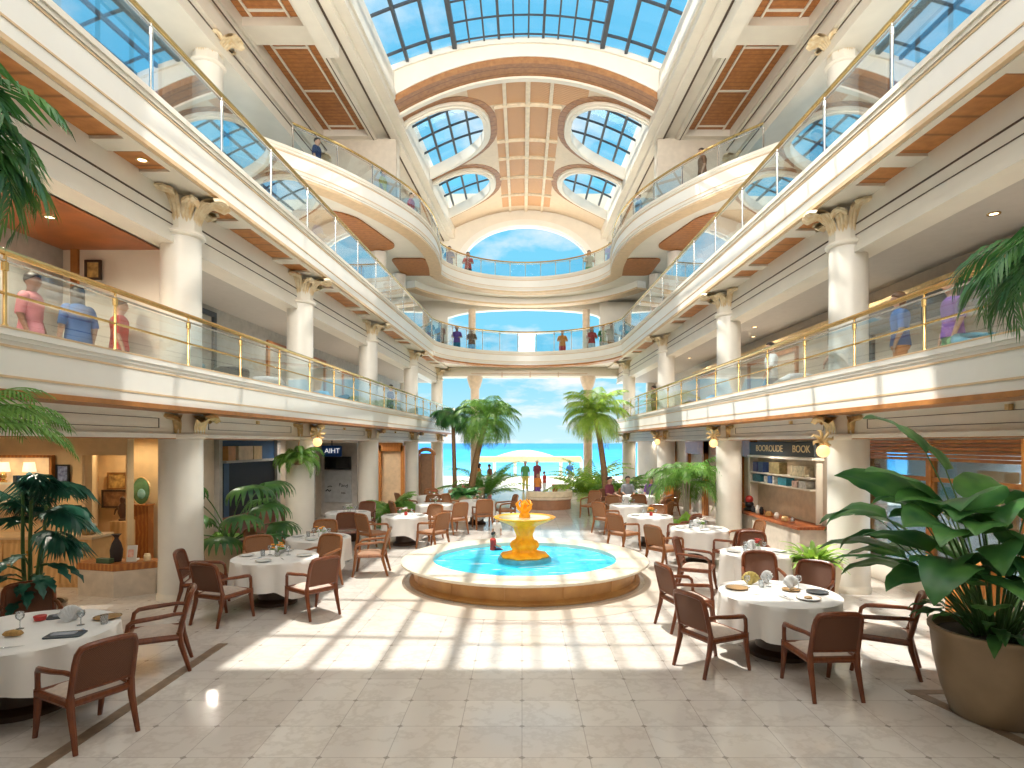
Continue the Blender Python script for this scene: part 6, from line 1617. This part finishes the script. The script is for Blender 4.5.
# wall lamps with glass globes on the right columns, gilt flower brackets
def sconce(x, y, z, lab):
    t = thing('wall_lamp', lab, 'lamp', (x, y, z), 0, 'gilt wall lamps by the columns')
    mb = MB()
    for k in range(7):
        a = 2*pi*k/7; mb.tube([(0,.02,.0),(.10*cos(a),-.03,.08*sin(a)+.05),(.17*cos(a),-.02,.14*sin(a)+.05),(.2*cos(a+.25),.0,.17*sin(a+.25)+.05)], [.02,.03,.026,.006], 6)
    mb.build('gilt_bracket', GILT, t)
    mb = MB(); mb.ell((0,-.04,-.16), .11, .11, .11, 16, 10); mb.build('globe', mat('globe_amber', (1.0,.62,.25), .3, emit=1.2), t)
    mb = MB(); mb.tube([(0,-.02,0),(0,-.04,-.06)], .015, 6); mb.build('stem', GOLD, t)
sconce(at(822,447,10.55).x, 10.55, 2.62, 'gilt flower lamp with amber globe on the near right column')
sconce(at(713,436,16.2).x, 16.2, 2.75, 'gilt flower lamp on the second right column')
sconce(at(657,436,22.9).x, 22.9, 2.80, 'gilt flower lamp on the third right column')
sconce(at(318,436,14.9).x, 14.9, 2.78, 'gilt flower lamp on the second left column above the hanging fern')
# level 1 rooms: doors, windows and goods on the inner walls
def W1(s, Y, off=0): return SX(s, 8.4, Y)+(off if s < 0 else -off)
def panel1(mb, s, Ya, Yb, z0, z1, o0, o1):
    P = [(W1(s,Ya,o0),Ya),(W1(s,Ya,o1),Ya),(W1(s,Yb,o1),Yb),(W1(s,Yb,o0),Yb)]
    if s > 0: P = P[::-1]
    mb.hexa([(x,y,z0) for x,y in P]+[(x,y,z1) for x,y in P])
for s, a, b, z1, fm, pm, lab in ((-1,11.3,12.6,5.6,ORANGEW,mat('lit_door', (.85,.72,.52), .5, emit=.4),'lit doorway on the left middle gallery wall behind the first column'),(-1,13.4,15.0,5.7,STEEL,mat('blue_pane', (.30,.58,.74), .25, emit=.3),'tall blue-lit window on the left middle gallery wall'),
    (-1,18.0,22.4,5.5,COUNTERW,mat('shop_dark', (.10,.05,.035), .4, scale=2, var=.5),'dark brown shop window on the left middle gallery wall'),(-1,24.5,27,5.4,COUNTERW,mat('blue_pane2', (.08,.25,.40), .3),'blue shop window far along the left middle gallery wall'),
    (1,17.2,20.5,5.2,COUNTERW,mat('shop_dark2', (.16,.09,.06), .4, scale=2, var=.5),'brown shop window on the right middle gallery wall between columns'),(1,22.5,26,5.3,ORANGEW,mat('shop_dark3', (.30,.13,.06), .4, scale=2, var=.5),'reddish shop window far along the right middle gallery wall'),(1,11.0,13.5,5.2,STEEL,mat('blue_pane3', (.14,.28,.36), .3),'bluish window on the right middle gallery wall by the near column')):
    t = thing('gallery_window', lab, 'window', (0,0,0))
    mb = MB(); panel1(mb,s,a,b,3.35,z1,.02,.06); mb.build('pane', pm, t, smooth=False)
    mb = MB(); panel1(mb,s,a-.12,a,3.3,z1+.12,.02,.14); panel1(mb,s,b,b+.12,3.3,z1+.12,.02,.14); panel1(mb,s,a,b,z1,z1+.12,.02,.14); mb.build('frame', fm, t, smooth=False)
# ceiling downlights
def downlight(x, y, z, lab):
    t = thing('ceiling_downlight', lab, 'ceiling light', (x, y, z), 0, 'downlights under the galleries')
    mb = MB(); mb.lathe([(.06,-.012),(.085,-.014),(.09,0),(.06,0)], 18, cap=False); mb.build('trim_ring', GOLD, t)
    mb = MB(); mb.lathe([(.06,-.006),(.001,-.004)], 16, cap=False); mb.build('bulb', LAMPM, t)
for s in (-1, 1):
    for k, (y, d) in enumerate(((8.9,7.3),(12.4,7.3),(13.6,7.9),(17.6,7.3),(19.2,7.9),(24,7.3))):
        if s < 0 and k == 0: z = 5.9
        else: z = 5.95
        downlight(SX(s,d,y), y, z-.001, 'small brass downlight in the %s middle gallery ceiling, number %s going back' % (SIDE[s], ['one','two','three','four','five','six'][k]))
    downlight(SX(s,5.95,8.9), 8.9, 6.733, 'small downlight in the wooden soffit panel of the %s upper balcony' % SIDE[s])
# ------------------------------------------------------------------ pergola on the beach
t = thing('pergola', 'cream beach pergola with a curved canopy on posts before the sea', 'pergola', (.35,64,-2.1))
PERG = mat('pergola_cream', (.80,.62,.36), .6); 
for x in (-3.2,-1.0,3.9,6.1)[:]:
    mb = MB(); mb.box(x*.98-.1,0,1.5,.3,.3,3.0); mb.build('post', mat('pergola_post', (.84,.80,.72), .5), t, smooth=False)
mb = MB(); mb.box(.3,0,3.0,11.0,2.5,.55); mb.build('beam', PERG, t, bevel=.03)
mb = MB(); rows = [[(-3.0+6*k/14, yy, 3.28+.62*sin(pi*k/14)) for k in range(15)] for yy in (-1.2,1.2)]; mb.grid(rows); mb.add([(x,y,z) for x,y,z in rows[0]]+[(3,-1.2,3.2),(-3,-1.2,3.2)], [tuple(range(17))]); mb.build('canopy', mat('canopy_white', (.85,.78,.64), .7), t, solid=.08)
for k, (x, y, w) in enumerate(((-2.4,59,1.8),(4.8,57,1.6),(.6,60,1.6))):
    t = thing('sun_lounger', ['white sun lounger on the beach left of the pergola','white sun lounger on the beach right of the pergola','white sun lounger on the beach under the pergola middle'][k], 'lounger', (x, y, -2.1))
    mb = MB(); mb.box(0,0,.36,w,.7,.1); mb.build('bed', PLATE, t, bevel=.02); mb = MB(); mb.box(w*.45,0,.62,.5,.7,.08,0,('Y',-.7)); mb.build('backrest', PLATE, t, bevel=.02)
    for a in (-1,1):
        for b in (-1,1): mb = MB(); mb.box(a*w*.42,b*.3,.16,.06,.06,.32); mb.build('leg', PLATE, t, smooth=False)
WARM = (1.0,.90,.76); COOL = (1.0,.97,.94)
SKY = .78
SUNS = [('sun', (.09,-.155,-1), 4.2, (1,.94,.84)), ('added_sun_left', (.56,-.12,-.82), 4.0, (1,.94,.84)), ('added_sun_right', (-.60,-.1,-.80), 1.8, (1,.94,.84))]  # side suns are extra, added to throw light patches on the fascias
AREAS = [('hall_fill', (0,5,13.2), (0,.25,-1), 8, 10, 370, COOL), ('behind_fill', (0,-2,9), (0,1,-.05), 8, 6, 100, COOL), ('front_fill', (.2,-1.5,12), (0,1,-.03), 9, 8, 800, (1,.95,.87), 75)]  # added fill lights out of view, not fixtures of the hall
POINTS = []; SPOTS = []
for s in (-1, 1):
    for y in (7.8, 13, 18, 24, 30):
        SPOTS.append(('gallery_lamp', (SX(s,7.5,y), y, 5.86), 45, WARM))
        SPOTS.append(('arcade_fill', (SX(s,7.2,y), y, 2.84), 66, WARM))  # arcade spots are fill, added to brighten the ground floor sides
    for y in (7.5, 12, 17, 22, 28): POINTS.append(('hidden_gallery_fill', (SX(s,7.0,y), y, 3.5), 34, WARM, .03))  # added fill hidden behind the curb, lifts gallery ceilings and walls
    SPOTS.append(('palm_fill', (2.6*s+.3, 31.6, 6.6), 160, WARM))  # fill added to brighten the palms, no fixture there
    for y, l in ((9, 9), (19, 9)):
        AREAS.append(('upper_fill', (SX(s,6.9,y), y, 7.1), (.1*s,0,1), 1.2, l, 90, WARM))  # added upward fill, hidden from the camera by the fascia
    AREAS.append(('top_fill', (SX(s,6.4,26), 26, 10.8), (-.3*s,0,1), 1.0, 7, 70, WARM))  # same hidden fill, added on the topmost slab
AREAS.append(('rear_fill', (.2,33.3,10.8), (0,-.25,1), 8, .8, 90, WARM))  # unseen upward fills added behind the rear balcony fascias
AREAS.append(('rear_fill', (.2,33.4,7.1), (0,-.25,1), 8, .8, 50, WARM))
SPOTS += [('niche_fill', (-7.2,8.6,5.82), 130, (1,.85,.62)), ('shop_lamp', (-9.5,10.6,2.8), 60, (1,.76,.45)), ('shop_lamp', (-8.4,12.9,2.8), 34, (1,.80,.5)), ('shop_lamp', (-10.5,8.5,2.8), 50, (1,.76,.45)),  # niche spot is fill added to brighten the near left room
  ('window_lamp', (8.6,10.5,2.8), 320, (.9,.96,1)), ('window_lamp', (8.6,8.6,2.8), 200, (1,.9,.75)), ('niche_fill', (6.0,15.6,2.6), 30, WARM)]  # window spots are fill added to brighten the shop interior
# ------------------------------------------------------------------ outside: terrace, beach, sea
SAND = mat('pale_terrace', (.80,.74,.66), .6, var=.06)
def sea_mat():
    m = bpy.data.materials.new('sea_water'); t = nt(m); b = NB(t)
    out = b.n('ShaderNodeOutputMaterial'); p = b.n('ShaderNodeBsdfPrincipled'); b.l(p.outputs[0], out.inputs[0])
    tc = b.n('ShaderNodeTexCoord'); sx = b.n('ShaderNodeSeparateXYZ'); b.l(tc.outputs['Object'], sx.inputs[0])
    r = b.n('ShaderNodeValToRGB'); e = r.color_ramp
    e.elements[0].position = 0; e.elements[0].color = (.16,.62,.82,1); e.elements[1].position = 1; e.elements[1].color = (.01,.16,.48,1)
    x = e.elements.new(.25); x.color = (.02,.31,.74,1)
    b.l(b.math('DIVIDE', b.math('SUBTRACT', sx.outputs[1], 60), 600), r.inputs[0])
    n = b.noise(tc.outputs['Object'], .25, 4)
    c = b.mix(b.math('MULTIPLY', b.ramp(n, .55, .75), .25), r.outputs[0], c4((.5,.8,.95)))
    b.l(c, p.inputs['Base Color']); p.inputs['Roughness'].default_value = .55; p.inputs['Specular IOR Level'].default_value = .2
    return m
mb = MB(); mb.add([(-3000,62,-3.2),(3000,62,-3.2),(3000,9000,-3.2),(-3000,9000,-3.2)], [(0,1,2,3)])
o = mb.build('sea', sea_mat(), smooth=False); struct(o)
mb = MB(); mb.box(0, 42.9, -.3, 40, 10, .58); struct(mb.build('trim_90', SAND, smooth=False)).name = 'ground'
mb = MB(); mb.box(0, 58, -2.35, 80, 24, .5); struct(mb.build('beach', SAND, smooth=False)).name = 'beach_ground'
# ------------------------------------------------------------------ sky
w = bpy.data.worlds.new('sky'); SC.world = w; w.use_nodes = True
for n in list(w.node_tree.nodes): w.node_tree.nodes.remove(n)
b = NB(w.node_tree)
out = b.n('ShaderNodeOutputWorld'); bg = b.n('ShaderNodeBackground'); b.l(bg.outputs[0], out.inputs[0])
tc = b.n('ShaderNodeTexCoord'); sx = b.n('ShaderNodeSeparateXYZ'); b.l(tc.outputs['Generated'], sx.inputs[0])
zz = b.math('MAXIMUM', sx.outputs[2], 0.0)
r = b.n('ShaderNodeValToRGB'); e = r.color_ramp
e.elements[0].position = 0; e.elements[0].color = (.62,.90,.98,1); e.elements[1].position = .8; e.elements[1].color = (.13,.54,.88,1)
x = e.elements.new(.12); x.color = (.26,.72,.94,1); x = e.elements.new(.35); x.color = (.19,.65,.93,1)
b.l(zz, r.inputs[0])
den = b.math('ADD', zz, .22)
cb = b.n('ShaderNodeCombineXYZ'); b.l(b.math('DIVIDE', sx.outputs[0], den), cb.inputs[0]); b.l(b.math('DIVIDE', sx.outputs[1], den), cb.inputs[1]); cb.inputs[2].default_value = 5.4
n1 = b.noise(cb.outputs[0], 1.9, 8, .58)
cl = b.ramp(n1, .50, .64)
col = b.mix(b.math('MULTIPLY', cl, .92), r.outputs[0], (1.0,1.0,1.0,1))
b.l(col, bg.inputs[0]); bg.inputs[1].default_value = SKY
# ------------------------------------------------------------------ suns, lamps and added fill lights
def sun(name, d, e, col, ang=.6):
    l = bpy.data.lights.new(name, 'SUN'); l.energy = e; l.color = col; l.angle = RAD(ang)
    o = bpy.data.objects.new(name, l); COL.objects.link(o)
    o.rotation_euler = Vector(d).to_track_quat('-Z', 'Y').to_euler(); return o
for k in SUNS: sun(*k)
def area(name, loc, d, sx_, sy_, p, col, spread=180):
    l = bpy.data.lights.new(name, 'AREA'); l.shape = 'RECTANGLE'; l.size = sx_; l.size_y = sy_; l.energy = p; l.color = col; l.spread = RAD(spread)
    o = bpy.data.objects.new(name, l); COL.objects.link(o)
    zv = -Vector(d).normalized(); yv = Vector((0,1,0)); yv = (yv-zv*yv.dot(zv)).normalized() if abs(zv.y) < .95 else Vector((0,0,1)); xv = yv.cross(zv).normalized(); yv = zv.cross(xv)
    o.matrix_world = Matrix.Translation(loc) @ Matrix((xv, yv, zv)).transposed().to_4x4(); return o
for k in AREAS: area(*k)
def point(name, loc, p, col, r=.15):
    l = bpy.data.lights.new(name, 'POINT'); l.energy = p; l.color = col; l.shadow_soft_size = r
    o = bpy.data.objects.new(name, l); COL.objects.link(o); o.location = loc
for k in POINTS: point(*k)
def spot(name, loc, p, col, ang=160):
    l = bpy.data.lights.new(name, 'SPOT'); l.energy = p; l.color = col; l.shadow_soft_size = .04; l.spot_size = RAD(ang); l.spot_blend = .6
    o = bpy.data.objects.new(name, l); COL.objects.link(o); o.location = loc
for k in SPOTS: spot(*k)
# ------------------------------------------------------------------ camera
cam = bpy.data.cameras.new('camera'); co = bpy.data.objects.new('camera', cam); COL.objects.link(co)
co.location = (0, 0, H); co.rotation_euler = (pi/2, 0, 0)
cam.sensor_width = 36; cam.lens = F*36/1024; cam.shift_x = -(PX-512)/1024; cam.shift_y = (PY-384)/1024
cam.clip_end = 20000
SC.camera = co
SC.view_settings.view_transform = 'Standard'; SC.view_settings.look = 'None'; SC.view_settings.exposure = .45
try:
    SC.cycles.use_denoising = True; SC.cycles.denoiser = 'OPENIMAGEDENOISE'
    SC.cycles.max_bounces = 10; SC.cycles.diffuse_bounces = 4; SC.cycles.glossy_bounces = 4; SC.cycles.transparent_max_bounces = 24
    SC.cycles.sample_clamp_indirect = 6; SC.cycles.caustics_reflective = False; SC.cycles.caustics_refractive = False
except Exception: pass
